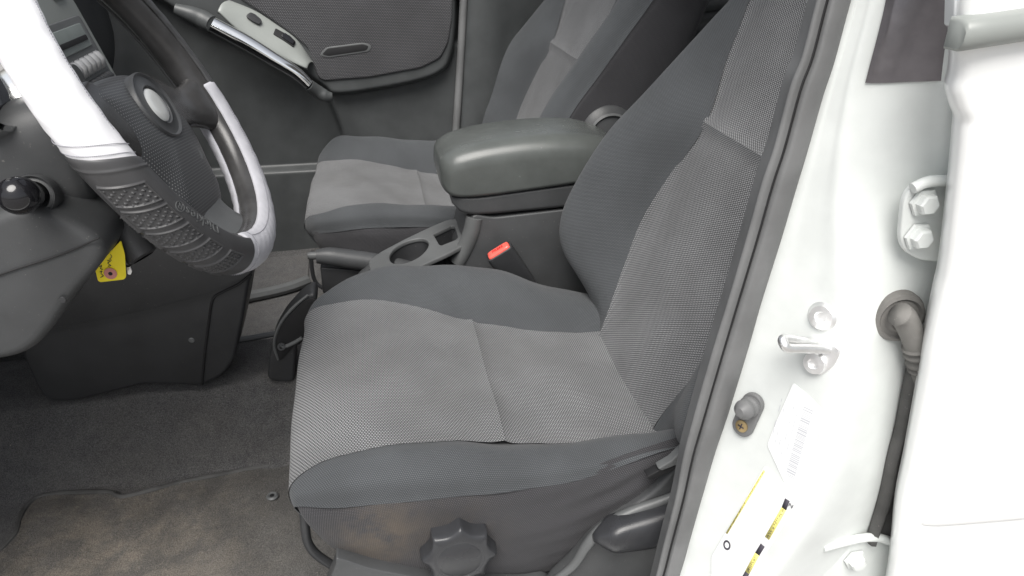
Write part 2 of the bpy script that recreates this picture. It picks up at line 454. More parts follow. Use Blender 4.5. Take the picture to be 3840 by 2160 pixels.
def make_seat(root, yc, x0, sg, k=1.0, dz=0.0, tilt=.40, wr=0, lift=0.):
    CU = [(s[0], s[1]) + tuple((q[0] - (lift * .25 if i in (1, 2) else 0), q[1] + (lift * (0, .5, 1, .35, 0, 0)[i] if False else lift * (0, 1, .8, 0, 0, 0)[i]) * min(1, max(0, (s[0] - .02) / .05)) * max(.35, min(1, (.6 - s[0]) / .25)), q[2]) for i, q in enumerate(s[2:])) for s in CU0]
    fl = sg < 0
    def W(x, y, z): return (x0 + x, yc + sg * (y - YC) * k, z + dz)
    def ins(rows):
        net = []
        for s in rows:
            x, zc = s[0], s[1]; a, b = s[2], s[5]; row = []
            for f in (0, .25, .5, .75, 1):
                zl = a[1] * (1 - f) + b[1] * f
                zz = zl + (zc - (a[1] + b[1]) / 2) * (1 - (2 * f - 1) ** 2)
                row.append(W(x + a[2] * (1 - f) ** 3 + b[2] * f ** 3, a[0] * (1 - f) + b[0] * f, zz))
            net.append(row)
        return net
    rn = np.random.RandomState(3 + wr)
    ph = rn.rand(6) * 6
    def lumps(G):
        x, y, z = G[..., 0], G[..., 1], G[..., 2]
        return .0016 * np.sin(x * 31 + ph[0] + 3 * np.sin(y * 9 + ph[1])) * np.sin(y * 27 + ph[2]) + .0008 * np.sin(x * 70 + y * 40 + ph[3])
    patch('seat_insert', ins(CU[:8]), M['knit_light'], root, 8, 10, (0, .0065, .0010, .0010), .016, flip=not fl, noise=lumps, label='front part of the dotted seat insert that curls over the front edge')
    patch('seat_insert', ins(CU[7:]), M['knit_light'], root, 8, 10, (.005, 0, .0010, .0010), .006, flip=not fl, noise=lumps, label='rear part of the dotted seat insert')
    def bol(a, b, c):
        return [[W(s[0] + s[i][2], s[i][0], s[i][1]) for i in (a, b, c)] for s in CU]
    def bol5(a, b, c):
        net = []
        for s in CU:
            A, B, C_ = [np.array((s[i][0], s[i][1], s[i][2])) for i in (a, b, c)]
            m1 = A * .45 + B * .55; m1[1] += .12 * abs(B[0] - A[0])
            m2 = B * .5 + C_ * .5; m2[1] += .2 * abs(B[1] - C_[1]); m2[0] += (C_[0] - B[0]) * .3
            q_ = min(1, max(.02, (s[0] - .05) / .12)); t_ = A + (A - B) / (np.linalg.norm((A - B)[:2]) + 1e-6) * .020 * q_; t_[1] -= .0045 - .002 * q_; t_[2] = A[2]
            net.append([W(s[0] + p[2], p[0], p[1]) for p in (t_, A, m1, B, m2, C_)])
        return net
    patch('seat_bolster', bol5(2, 3, 4), M['knit_dark'], root, 8, 7, (0, 0, 0, .0012), .005, flip=fl, noise=lumps, label='bolster on the door side of the seat cushion')
    patch('seat_bolster', bol5(5, 6, 7), M['knit_dark'], root, 8, 7, (0, 0, 0, .0012), .005, flip=not fl, noise=lumps, label='bolster on the console side of the seat cushion')
    def skirt(c, inner):
        net = []
        for s, (xb, zb) in zip(CU[2:], SK):
            p = s[c]; row = []; o = 1 if inner else -1
            for f, dy in ((-.06, -.006), (.03, .0016), (.14, .0045), (.4, .004), (.75, -.004), (1, -.012)):
                row.append(W((s[0] + p[2]) * (1 - f) + xb * f, p[0] + o * dy, p[1] * (1 - f) + zb * f))
            net.append(row)
        def wrk(G):
            x, z = G[..., 0] - x0, G[..., 2]
            w = np.exp(-((x - .43) / .09) ** 2) * (.0022 * np.sin((z - .35 * x) * 240 + 2 * np.sin(x * 22)) - .002)
            w2 = .003 * np.exp(-((z - .235 + .02 * np.sin(x * 10)) / .018) ** 2) * np.sin(x * 12)
            tp = np.clip((np.linspace(0, 1, G.shape[1])[None] - .16) / .25, 0, 1)
            return tp * (w + w2) + tp * .0012 * np.sin(x * 37 + z * 51)
        patch('seat_skirt', net, M['knit_stained'] if sg > 0 and not inner else M['knit_skirt'], root, 10, 8, (0, 0, 0, 0), .005, flip=(not fl) if inner else fl, noise=wrk, label='fabric skirt below the seam on the ' + ('console' if inner else 'door') + ' side')
    skirt(4, False); skirt(7, True)
    fr = [[W(.115 + .01 * j, y, z) for y in (.212, .32, .42, .52, .62)] for j, z in enumerate((.192, .16, .13))]
    patch('seat_front', fr, M['knit_skirt'], root, 3, 4, flip=not fl)
    # backrest
    d = (math.sin(tilt), math.cos(tilt))
    def B(t, y, fwd):
        return W(.50 + d[0] * t - fwd * d[1], y, .30 + d[1] * t + fwd * d[0])
    def bins(rows, lift):
        net = []
        for t, yb, yc_, fw in rows:
            e = -.05 if t > .68 else (-.012 if t > .65 else 0)
            net.append([B(t, YC + f * (yb - YC), e + .004 - .004 * f * f + lift * 0) for f in (-1, -.5, 0, .5, 1)])
        return net
    patch('backrest_insert', bins(BK[:7], 0), M['knit_light'], root, 8, 10, (0, .005, .004, .004), .007, flip=not fl, noise=lumps, label='lower part of the dotted backrest insert')
    patch('backrest_insert', bins(BK[6:], 0), M['knit_light'], root, 8, 10, (.005, 0, .004, .004), .007, flip=not fl, noise=lumps, label='upper part of the dotted backrest insert')
    def bb(m):
        net = []
        for t, yb, yc_, fw in BK:
            e0 = -.05 if t > .68 else (-.012 if t > .65 else 0)
            pts = [(yb, e0), (yb * .5 + yc_ * .5, e0 + (fw - e0) * .62), (yc_, fw), (yc_ + .022, fw - .012), (yc_ + .034, fw - .042)]
            if not m: pts = [(2 * YC - y, f) for y, f in pts]
            net.append([B(t, y, f) for y, f in pts])
        return net
    patch('backrest_bolster', bb(True), M['knit_dark'], root, 8, 7, (0, 0, .004, .003), .006, flip=not fl, label='bolster on the console side of the backrest')
    patch('backrest_bolster', bb(False), M['knit_dark'], root, 8, 7, (0, 0, .004, .003), .006, flip=fl, label='bolster on the door side of the backrest')
    def side(m):
        net = []
        for t, yb, yc_, fw in BK:
            pts = [(yc_ + .034, fw - .042), (yc_ + .037, fw - .06), (yc_ + .034, -.10 + fw * .2), (yc_ + .024, -.135), (yc_ + .0, -.155)]
            if not m: pts = [(2 * YC - y, f) for y, f in pts]
            net.append([B(t, y, f) for y, f in pts])
        return net
    patch('backrest_side', side(True), M['knit_skirt'], root, 6, 6, (0, 0, .003, 0), .005, flip=not fl)
    patch('backrest_side', side(False), M['knit_skirt'], root, 6, 6, (0, 0, .003, 0), .005, flip=fl)
    bp = [[B(t, YC + f * (yc_ - YC), -.155) for f in (-1, 0, 1)] for t, yb, yc_, fw in BK]
    patch('back_panel', bp, M['knit_skirt'], root, 3, 6, flip=fl)
    return W, B

ds = thing('front_seat', 'dotted grey fabric front seat in the foreground with round knob on its side', 'car seat', (.28, .42, .05), 'front seats of the car')
W1, B1 = make_seat(ds, .42, 0, 1, 1.0)
# adjuster knob, flower shaped
kc = Vector([(0.2179, 0.178, 0.2212)][0])
def flower(rr, y, d):
    out = []
    for i in range(128):
        a = 2 * math.pi * i / 128
        r = rr - d * abs(math.sin(4 * a + .25)) ** .9
        out.append((kc.x + r * math.cos(a), y, kc.z + r * math.sin(a)))
    return out
kn = rings_obj('adjuster_knob', [flower(.039, .222, .004), flower(.0440, .215, .0065), flower(.0448, .20, .0078), flower(.0448, .186, .0080), flower(.0436, .1810, .0076), flower(.0405, .1785, .0056), flower(.0315, .1774, .0008), flower(.0285, .1774, 0)], M['lever'], ds, sharp=60)
lathe('knob_cap', [(0, .0), (.0235, .0), (.0252, -.0006), (.0258, -.0022), (.0268, -.0024), (.0282, -.0006)], (kc.x, .1766, kc.z), (0, -1, 0), M['lever'], kn, 48)
# door side shield with the recline handle
sh = [(p[0], .186, p[2]) for p in [(0.3275, 0.186, 0.1508), (0.349, 0.186, 0.1765), (0.3653, 0.186, 0.1994), (0.3813, 0.186, 0.2239), (0.4068, 0.186, 0.2455), (0.4461, 0.186, 0.2737), (0.472, 0.186, 0.3069), (0.4909, 0.186, 0.3329), (0.5123, 0.186, 0.3355), (0.5069, 0.186, 0.2594), (0.4925, 0.186, 0.1101), (0.4149, 0.186, 0.0835), (0.3258, 0.186, 0.1169)]]
so = slab('side_shield', smooth_loop(sh, 4), (0, .02, 0), M['trim'], ds, .006)
rib = [(0.3211, 0.18, 0.1554), (0.3522, 0.18, 0.1822), (0.3693, 0.18, 0.2143), (0.3884, 0.18, 0.239), (0.421, 0.18, 0.2566), (0.4543, 0.18, 0.2662), (0.4874, 0.18, 0.277)]
tube('shield_rib', rib, [.004, .006, .007, .007, .006, .005], M['trim2'], so, 10, 5)
rl = [(p[0], p[2]) for p in [(0.3717, 0.16, 0.2352), (0.3916, 0.16, 0.2413), (0.4196, 0.16, 0.2484), (0.4568, 0.16, 0.2612), (0.494, 0.16, 0.274)]]
hs = [.006, .0195, .026, .029, .030]
rows = []
hc = [(0.3732, 0.16, 0.2324), (0.3944, 0.16, 0.2346), (0.4206, 0.16, 0.236), (0.459, 0.16, 0.2395), (0.4975, 0.16, 0.245)]
for (x, _, z), h in zip(cr(hc, 4), cr(np.array([[.004], [.0185], [.0235], [.0265], [.029]]), 4)[:, 0]):
    rows.append([(x + .25 * h * math.sin(a) * 0, .172 - .020 * math.copysign(abs(math.cos(a)) ** .7, math.cos(a)) * min(1, h / .018), z + h * math.copysign(abs(math.sin(a)) ** .75, math.sin(a))) for a in [2 * math.pi * i / 28 for i in range(28)]])
rings_obj('recline_lever', rows, M['lever'], ds, sharp=60)
slab('belt_guide', [(0.4344, 0.178, 0.3078), (0.4489, 0.178, 0.3154), (0.4727, 0.178, 0.3249), (0.4782, 0.178, 0.3184), (0.4521, 0.178, 0.3068), (0.4377, 0.178, 0.3027)], (0, .012, 0), M['black'], ds, .001)
slab('belt_guide', [(0.4454, 0.176, 0.3193), (0.4611, 0.176, 0.3283), (0.4778, 0.176, 0.3482), (0.4822, 0.176, 0.3308), (0.4712, 0.176, 0.3222), (0.4506, 0.176, 0.3151)], (0, .012, 0), M['trim2'], ds, .002, label='pale lip above the dark guide slot')
tube('slide_bar', [(0.0497, 0.232, 0.2968), (0.0463, 0.232, 0.2469), (0.0471, 0.232, 0.2233), (0.0556, 0.232, 0.2027), (0.076, 0.232, 0.178), (0.0995, 0.232, 0.1521)], .0055, M['dark'], ds, 12, 6)
tube('seat_rail', [(.06, .26, .10), (.10, .26, .12), (.3, .26, .10), (.55, .26, .09)], .014, M['dark'], ds, 8, 3)
slab('base_trim', smooth_loop([(0.0801, 0.19, 0.2292), (0.0879, 0.19, 0.2337), (0.1161, 0.19, 0.2147), (0.1553, 0.19, 0.1956), (0.196, 0.19, 0.1785), (0.2864, 0.19, 0.1514), (0.326, 0.19, 0.1467), (0.327, 0.19, 0.105), (0.0839, 0.19, 0.1574)], 4), (0, .02, 0), M['trim'], ds, .005)

ps = thing('front_seat', 'matching dotted grey front seat on the far side beyond the padded armrest', 'car seat', (.25, 1.24, .05), 'front seats of the car')
W2, B2 = make_seat(ps, 1.24, -.03, -1, 1.07, -.008, wr=5, lift=.054)
hcv = [(0.6079, 0.915, 0.4966)][0]
lathe('hinge_cover', [(0, .018), (.030, .017), (.048, .012), (.058, .003), (.060, -.03)], (hcv[0], .925, hcv[2]), (0, -1, .1), M['trim'], ps, 40)
lathe('hinge_cover', [(.040, .0), (.043, .004), (.047, .0)], (hcv[0], .908, hcv[2]), (0, -1, .1), M['trim2'], ps, 40, label='raised ring on the round hinge cover')
tube('slide_bar', [(0.0232, 0.93, 0.2962), (0.0192, 0.93, 0.2813), (0.0182, 0.93, 0.2471), (0.0228, 0.93, 0.2274), (0.0337, 0.93, 0.215)], .004, M['dark'], ps, 8, 5)

# ------------------------------------------------------------------ steering wheel
WC = np.array([-.0765, .431, .696]); WT = .47; WR = .186
E1 = np.array([0, 1, 0.]); E2 = np.array([math.sin(WT), 0, -math.cos(WT)]); NW = np.array([math.cos(WT), 0, math.sin(WT)])
def wl(a, b, h=0.): return tuple(WC + a * E1 + b * E2 + h * NW)
def tor(th, ph, r):
    th = np.radians(th); ph = np.radians(ph)
    rad = np.cos(th)[..., None] * E1 + np.sin(th)[..., None] * E2
    n = np.cos(ph)[..., None] * rad + np.sin(ph)[..., None] * NW
    return WC + WR * rad + np.asarray(r)[..., None] * n if not np.isscalar(r) else WC + WR * rad + r * n
sw = thing('steering_wheel', 'black leather steering wheel with round badge on its perforated hub', 'steering wheel', tuple(WC))
th, ph = np.meshgrid(np.linspace(0, 360, 145), np.linspace(0, 360, 29), indexing='ij')
rr = .0200 + .0012 * np.cos(np.radians(ph - 180)) + .0006 * np.sin(np.radians(th * 9)) * np.cos(np.radians(ph * 2))
grid_obj('rim', tor(th, ph, rr), M['leather'], sw)
# hub / airbag cover : domed pad
def wlr(a, b, h=0.):
    c, s = math.cos(R(8)), math.sin(R(8)); return wl(a * c - b * s, a * s + b * c, h)
pad = [(-.105, -.026), (-.055, -.037), (0, -.041), (.055, -.037), (.098, -.022), (.100, .012), (.108, .050), (.094, .092), (.074, .134), (0, .146), (-.066, .134), (-.072, .088), (-.088, .050), (-.098, .012)]
lp = np.array(smooth_loop(pad, 6)); cen = np.array((0, .025))
rows = []
for f, h in ((1.0, -.035), (1.0, -.010), (.985, -.004), (.94, .001), (.85, .006), (.7, .010), (.5, .0125), (.3, .0135), (.12, .014), (.03, .014)):
    rows.append([wlr(*(cen + (p - cen) * f), h - .012 - .08 * max(0, (p[1] - .03)) * f * f) for p in lp])
G = np.array(rows); G = np.concatenate([G, G[:, :1]], 1)
LA = np.array([[tuple(cen + (p - cen) * f) for p in lp] for f in (1.0, 1.0, .985, .94, .85, .7, .5, .3, .12, .03)]); LA = np.concatenate([LA, LA[:, :1]], 1)
grid_obj('airbag_cover', G, M['pad'], sw, uvfix=(LA[..., 0], LA[..., 1]))
# badge well and oval badge
bc = (.007, .006)
def oval(rx, ry, h, n=48, c=bc): return [wl(c[0] + rx * math.cos(2 * math.pi * i / n), c[1] + ry * math.sin(2 * math.pi * i / n), h) for i in range(n)]
bd = rings_obj('badge_ring', [oval(.0465, .0385, -.006), oval(.0465, .0385, .0030), oval(.0450, .0370, .0046), oval(.0435, .0355, .0034), oval(.0425, .0345, .0022), oval(.029, .0245, .0022), oval(.0272, .0225, .0042), oval(.0255, .0205, .0015)], M['trim'], sw, sharp=50)
rings_obj('badge', [oval(.0245, .0195, .0005), oval(.0245, .0195, .0024), oval(.023, .018, .0036), oval(.012, .010, .0043), oval(.002, .002, .0045)], M['white'], sw, label='oval badge face in the middle of the hub, white glare in its colour')
for s in (-1, 1):
    rows = []
    for a, b0, b1, h0, h1 in ((.075, -.040, .052, -.034, -.004), (.105, -.028, .040, -.032, -.004), (.130, -.012, .040, -.026, -.001), (.152, -.012, .050, -.018, .008), (.172, -.020, .064, -.013, .013), (.186, -.03, .075, -.010, .010)):
        rows.append([wlr(s * a, (b0 + b1) / 2 + (b1 - b0) / 2 * math.copysign(abs(math.cos(q)) ** .8, math.cos(q)), (h0 + h1) / 2 + (h1 - h0) / 2 * math.copysign(abs(math.sin(q)) ** .8, math.sin(q))) for q in [2 * math.pi * i / 24 for i in range(24)]])
    rings_obj('spoke', cr(np.array(rows), 4).tolist(), M['leather'], sw, sharp=80)
rows = []
for b, w, h0, h1 in ((.115, .050, -.042, -.014), (.140, .050, -.036, -.010), (.160, .054, -.024, -.002), (.178, .064, -.012, .006), (.188, .070, -.008, .008)):
    rows.append([wlr(.012 + w * math.copysign(abs(math.cos(q)) ** .6, math.cos(q)), b, (h0 + h1) / 2 + (h1 - h0) / 2 * math.copysign(abs(math.sin(q)) ** .6, math.sin(q))) for q in [2 * math.pi * i / 24 for i in range(24)]])
rings_obj('spoke', cr(np.array(rows), 4).tolist(), M['trim2'], sw, sharp=80, label='satin grey lower spoke')
slab('airbag_mark', [wlr(p[0], p[1], -.0015) for p in round_loop([(.036, .066, 0), (.050, .060, 0), (.056, .074, 0), (.042, .080, 0)], .003, 3)], tuple(NW * -.002), M['trim2'], sw, .0004)
tube('column_collar', [wl(0, .01, -.03), wl(0, .01, -.06), wl(0, .01, -.10)], [.030, .034, .045], M['dash'], sw, 28, 3)

# ------------------------------------------------------------------ cover pulled over the rim
wcv = thing('wheel_cover', 'pale grey fabric steering wheel cover with black moulded rubber grips', 'steering wheel cover', tuple(WC))
def sleeve(name, t0, t1, p0, p1, r, mat, label=None, skew=0., skew0=0., seam=True, parent=None):
    n = max(12, int(abs(t1 - t0) * .8)); m = 44
    a, b = np.meshgrid(np.linspace(0, 1, n), np.linspace(0, 1, m), indexing='ij')
    ph = p0 + (p1 - p0) * b
    th = t0 + (t1 - t0) * a + skew * (ph - 0) * (a) + skew0 * (ph - 18) * (1 - a)
    e = np.minimum(b, 1 - b)
    rad = r - .0022 * np.exp(-e / .02) - .0016 * np.exp(-np.minimum(a, 1 - a) * abs(t1 - t0) / 1.2)
    rad = rad + .0004 * np.sin(th * .9 + ph * .05) * np.sin(ph * .12 + th * .2)
    return grid_obj(name, tor(th, ph, rad), mat, parent or wcv, flip=True, solid=.0025, label=label)
w1 = sleeve('fabric_sleeve', 176.5, 300, -125, 108, .0236, M['sunlit_fab'], 'fabric sleeve on the limb nearest the door, daylight glare in its pale colour', skew0=-.06)
w2 = sleeve('fabric_sleeve', 8, 121, -154, 139, .0242, M['suede'], 'grey fabric sleeve on the limb nearest the console', skew=-.03)
sleeve('grip_sleeve', -66, 10, -115, 112, .0236, M['grip'], 'black sleeve on the upper limb beyond the hub')
sleeve('fabric_sleeve', -73, -64, -118, 116, .0242, M['suede'], 'narrow grey fabric band at the top of the black sleeve')
def stitch(th0, th1, ph0, ph1, r, n, par):
    bm = bmesh.new()
    for i in range(n):
        f = (i + .5) / n; g = .32 / n
        A = tor(np.array(th0 + (th1 - th0) * (f - g)), np.array(ph0 + (ph1 - ph0) * (f - g)), r)
        Bp = tor(np.array(th0 + (th1 - th0) * (f + g)), np.array(ph0 + (ph1 - ph0) * (f + g)), r)
        d = (Bp - A); mid = (A + Bp) / 2
        q = Vector(d).to_track_quat('X', 'Z').to_matrix().to_4x4(); q.translation = mid
        bmesh.ops.create_cube(bm, size=1, matrix=q @ Matrix.Diagonal((np.linalg.norm(d), .0007, .0006, 1)))
    bm_obj('stitching', bm, M['thread'], par, 0)
stitch(186.5, 174.3, -110, 100, .0239, 60, w1)
stitch(189.2, 177.0, -110, 100, .0243, 60, w1)
stitch(182, 262, 88, 88, .02365, 90, w1)
stitch(118, 112, -100, 130, .0248, 50, w2)
stitch(20, 112, 96, 112, .0247, 90, w2)
# moulded grip: height map over the torus
t0, t1, p0, p1 = 117., 178., -128., 106.
th, ph = np.meshgrid(np.linspace(t0, t1, 420), np.linspace(p0, p1, 300), indexing='ij')
th = th - .03 * (ph - 40) * np.clip((150 - th) / 35, 0, 1) - .06 * (ph - 18) * np.clip((th - 166) / 12, 0, 1)
H = np.zeros_like(th)
def padcell(tc, w, plo, phi_, slant):
    global H
    u = (th - tc - slant * (ph - 15)) / (w / 2)
    v = (ph - (plo + phi_) / 2) / ((phi_ - plo) / 2)
    d = np.maximum((np.abs(u) - 1) * w / 2 * 3.25, (np.abs(v) - 1) * (phi_ - plo) / 2 * .445)      # mm outside the cell
    inside = d < 0
    fr = np.exp(-((d - 1.0) / .9) ** 2) * .0020                                                     # raised rim round the cell
    a = u * w / 2 * 3.25 / 6.0; b = v * (phi_ - plo) / 2 * .445 / 8.0
    tri = lambda q: np.abs(2 * (q - np.floor(q + .5)))
    s1, s2 = a + b, a - b
    pyr = np.minimum(1 - tri(s1), 1 - tri(s2))
    H = np.where(inside, np.maximum(-.0016 + .0036 * np.clip(pyr, 0, 1), H * 0 - .0012), np.maximum(H, fr))
for tc, w in ((167.3, 5.4), (159.5, 5.4), (151.2, 5.4), (142.2, 5.4), (131.5, 6.4)): padcell(tc, w, -28, 48, -.06)
for tc, w in ((163.5, 5.4), (155.5, 5.4), (147.2, 5.4), (138, 5.6), (127, 6)): padcell(tc, w, -112, -48, .05)
e = np.minimum.reduce([(ph - p0) / 10, (p1 - ph) / 10, (th - th.min(0)) / 1.2 + .05, (th.max(0) - th) / 1.2 + .05])
rad = .0248 + H - .0018 * np.exp(-np.clip(e, 0, 9) / .4)
rad += .0008 * np.exp(-((th.max(0) - 3.4 - th) / .5) ** 2)
gp = grid_obj('rubber_grip', tor(th, ph, rad), M['grip'], wcv, flip=True, solid=.0025, label='black rubber grip with raised lettering and five diamond pads')
def wrap(me):
    co = np.empty(len(me.vertices) * 3); me.vertices.foreach_get('co', co); co = co.reshape(-1, 3)
    thv = 148.6 - np.degrees(co[:, 0] / (WR + .008)); phv = 79 + np.degrees(co[:, 1] / .0250) + (148.6 - thv) * .95
    P = tor(thv, phv, .0248 + co[:, 2])
    me.vertices.foreach_set('co', P.reshape(-1).tolist())
def inv(me):
    for v in me.vertices: v.co = Vector((-v.co.x, -v.co.y, v.co.z))
    bm = bmesh.new(); bm.from_mesh(me); bmesh.ops.subdivide_edges(bm, edges=[x for x in bm.edges if x.calc_length() > .004], cuts=2); bm.to_mesh(me); bm.free()
    wrap(me)
text_mesh('raised_lettering', 'Dickies®', .0152, None, None, None, M['trim2'], gp, .0006, post=inv, xs=1.15)

# ------------------------------------------------------------------ dashboard
db = thing('dashboard', 'dark plastic dashboard with silver radio panel and chrome ringed gauges', 'dashboard', (-.4, .8, .2))
# main body swept across the car
prof = [(-.95, .40), (-.62, .40), (-.50, .44), (-.42, .50), (-.385, .57), (-.37, .64), (-.375, .74), (-.36, .80), (-.37, .845), (-.42, .870), (-.55, .89), (-.95, .95)]
pr = cr(np.array(prof), 5)
G = np.array([[(x - .05 * ((y - .83) / .7) ** 2, y, z) for x, z in pr] for y in np.linspace(.16, 1.5, 30)])
grid_obj('dash_body', G, M['dash'], db)
# driver side lower knee panel: from the sill side across to the column
kp = [(-0.2942, 0.3, 0.5897), (-0.2177, 0.3, 0.6166), (-0.1726, 0.3, 0.6296), (-0.1351, 0.3, 0.6107), (-0.1136, 0.3, 0.5752), (-0.1578, 0.3, 0.5256), (-0.1872, 0.3, 0.4913), (-0.2149, 0.3, 0.4694), (-0.2552, 0.3, 0.4629), (-0.3355, 0.3, 0.465)]
slab('knee_bolster', smooth_loop(kp, 4), (0, .10, 0), M['dash'], db, .012, 4)
tube('knee_seam', [(-0.2235, 0.2985, 0.5582), (-0.1961, 0.2985, 0.5667), (-0.169, 0.2985, 0.5739), (-0.1416, 0.2985, 0.5824), (-0.1133, 0.2985, 0.5938)], .0009, M['black'], db, 6, 4)
lathe('knee_screw', [(0, .0015), (.003, .0012), (.0036, 0)], [(-0.1629, 0.299, 0.5293)][0], (0, -1, 0), M['dark'], db, 14)
# side panel of the centre stack facing the driver footwell
sp = [(p[0], .70, p[2]) for p in [(-0.3607, 0.7, 0.3875), (-0.2821, 0.7, 0.4091), (-0.168, 0.7, 0.4321), (-0.0393, 0.7, 0.4223), (-0.0522, 0.7, 0.3607), (-0.0609, 0.7, 0.34), (-0.0778, 0.7, 0.2827), (-0.1042, 0.7, 0.2046), (-0.1284, 0.7, 0.1754), (-0.167, 0.7, 0.1582), (-0.2073, 0.7, 0.1664), (-0.2564, 0.7, 0.174), (-0.3153, 0.7, 0.1621), (-0.367, 0.7, 0.1526), (-0.406, 0.7, 0.156), (-0.417, 0.7, 0.1788), (-0.423, 0.7, 0.2498)]]
slab('stack_side_panel', round_loop(sp, .012, 4), (-.0, .12, 0), M['dark'], db, .006, 3)
up = [(p[0], .694, p[2]) for p in [(-0.4146, 0.694, 0.2621), (-0.3772, 0.694, 0.2945), (-0.2628, 0.694, 0.3081), (-0.1257, 0.694, 0.3331), (-0.0523, 0.694, 0.3636), (-0.0343, 0.694, 0.4512), (-0.2282, 0.694, 0.465), (-0.3495, 0.694, 0.4225)]]
slab('stack_upper_panel', round_loop(up, .01, 3), (0, .05, 0), M['dark'], db, .004, 3, label='upper dark panel lapping over the stack side')
tube('panel_seam', [(-0.1642, 0.699, 0.1618), (-0.1511, 0.699, 0.2144), (-0.1344, 0.699, 0.274), (-0.1195, 0.699, 0.3206), (-0.102, 0.699, 0.3334), (-0.0754, 0.699, 0.3454), (-0.0532, 0.699, 0.3613)], .0022, M['black'], db, 8, 6)
lathe('panel_clip', [(0, .0012), (.004, .001), (.005, 0)], [(-0.1652, 0.7, 0.2494)][0], (0, -1, 0), M['trim2'], db, 20)
# radio stack : plane through the far edge of the face
a, b = [(-0.2925, 0.95, 0.7418), (-0.259, 0.95, 0.6328)]
ax = Vector((b[0] - a[0], 0, b[2] - a[2])).normalized()      # down the face
nrm = Vector((-ax.z, 0, ax.x)); nrm = nrm if nrm.x > 0 else -nrm
O = Vector(a)
def sf(v, y, h=0.): return tuple(O + ax * v + Vector((0, y - .95, 0)) + nrm * h)
Ls = (Vector(b) - O).length
cs = slab('center_stack', [sf(p[0], p[1]) for p in round_loop([(-.13, .71, 0), (-.13, .90, 0), (-.02, .945, 0), (Ls + .06, .945, 0), (Ls + .10, .92, 0), (Ls + .10, .74, 0), (Ls + .05, .71, 0)], .02, 4)], tuple(nrm * -.05), M['silver'], db, .006, 4)
rd = slab('radio_face', [sf(p[0], p[1], .002) for p in round_loop([(.005, .735, 0), (.005, .925, 0), (Ls + .055, .925, 0), (Ls + .055, .735, 0)], .01, 4)], tuple(nrm * -.01), M['trim2'], cs, .002)
slab('vent_button', [sf(p[0], p[1], .004) for p in round_loop([(-.055, .86, 0), (-.055, .905, 0), (-.022, .905, 0), (-.022, .86, 0)], .008, 4)], tuple(nrm * -.01), M['screen'], cs, .002)
slab('radio_display', [sf(p[0], p[1], .004) for p in round_loop([(.016, .75, 0), (.016, .905, 0), (.052, .905, 0), (.052, .75, 0)], .005, 3)], tuple(nrm * -.004), M['screen'], cs, .001)
slab('disc_slot', [sf(p[0], p[1], .006) for p in round_loop([(.034, .77, 0), (.034, .895, 0), (.042, .895, 0), (.042, .77, 0)], .002, 3)], tuple(nrm * -.004), M['black'], cs, .0005)
for i in range(6):
    y = .79 + .022 * i
    for v0, v1 in ((.060, .090), (.094, .112)):
        rows = []
        for f, h in ((0, -.002), (.12, .006), (.5, .010), (.88, .006), (1, -.002)):
            rows.append([sf(v0 + (v1 - v0) * f, y - .0085 + .017 * q, h * (1 - (2 * q - 1) ** 4) + .002) for q in np.linspace(0, 1, 9)])
        grid_obj('radio_button', np.array(rows), M['knob'] if v0 < .08 else M['dark'], cs)
lathe('volume_knob', [(0, .018), (.016, .017), (.019, .012), (.020, 0)], sf(.078, .755), tuple(nrm), M['trim'], cs, 32)
for y, v in ((.80, .150), (.90, .142), (.90, .160)):
    rbox('stack_switch', sf(v, y, .004), (.006, .016, .006), M['knob'], cs, .0015)
# gauges
gx = [(-0.1979, 0.36, 0.7382)][0]
lathe('gauge_ring', [(.040, -.02), (.045, -.002), (.048, .003), (.052, -.001), (.054, -.02)], gx, (.93, -.1, .36), M['chrome'], db, 48)
lathe('gauge_face', [(0, -.012), (.041, -.012)], gx, (.93, -.1, .36), M['gloss_black'], db, 48)
gx = [(-0.2344, 0.46, 0.7071)][0]
lathe('gauge_ring', [(.058, -.03), (.0625, -.002), (.0645, .002), (.0665, -.001), (.068, -.04)], gx, (.93, -.1, .36), M['chrome'], db, 48, label='chrome ring of the larger gauge')
lathe('gauge_face', [(0, -.012), (.059, -.012)], gx, (.93, -.1, .36), M['dash'], db, 48)

# steering column shroud
sc_ = thing('column_shroud', 'grained dark grey shroud round the steering column with sculpted side', 'column shroud', (-.2, .4, .6))
def csec(x, z, wy, hz, y=.415):
    return [(x + .0 * q, y + wy * math.copysign(abs(math.cos(q)) ** .55, math.cos(q)), z + hz * math.copysign(abs(math.sin(q)) ** .55, math.sin(q))) for q in [2 * math.pi * i / 40 for i in range(40)]]
secs = [csec(-.135, .655, .056, .052), csec(-.150, .652, .066, .066), csec(-.19, .636, .074, .078), csec(-.25, .60, .080, .088), csec(-.34, .555, .090, .095), csec(-.42, .52, .10, .10)]
rings_obj('shroud_body', cr(np.array(secs), 5).tolist(), M['dash'], sc_, sharp=0)
# indicator stalk pointing out of the shroud, seen end on
st = thing('column_stalk', 'shiny black round-ended stalk poking out of the column shroud', 'stalk', (-.19, .33, .63))
kc2 = Vector([(-0.1604, 0.27, 0.6504)][0])
lathe('stalk_knob', [(0, .0185), (.006, .0177), (.012, .0146), (.0162, .0088), (.0175, 0), (.017, -.009), (.0145, -.0142), (.0140, -.022), (.0145, -.026), (.010, -.055)], kc2, (.16, -.86, .30), M['gloss_black'], st, 40)
lathe('stalk_socket', [(.0150, .004), (.0175, .003), (.0195, .006), (.021, .001), (.022, -.02)], kc2 + Vector((-.008, .045, -.016)), (.16, -.86, .30), M['dash'], st, 40)
tube('stalk_arm', [kc2 + Vector((-.006, .03, -.011)), kc2 + Vector((-.02, .10, -.03))], .012, M['dark'], st, 14, 3)

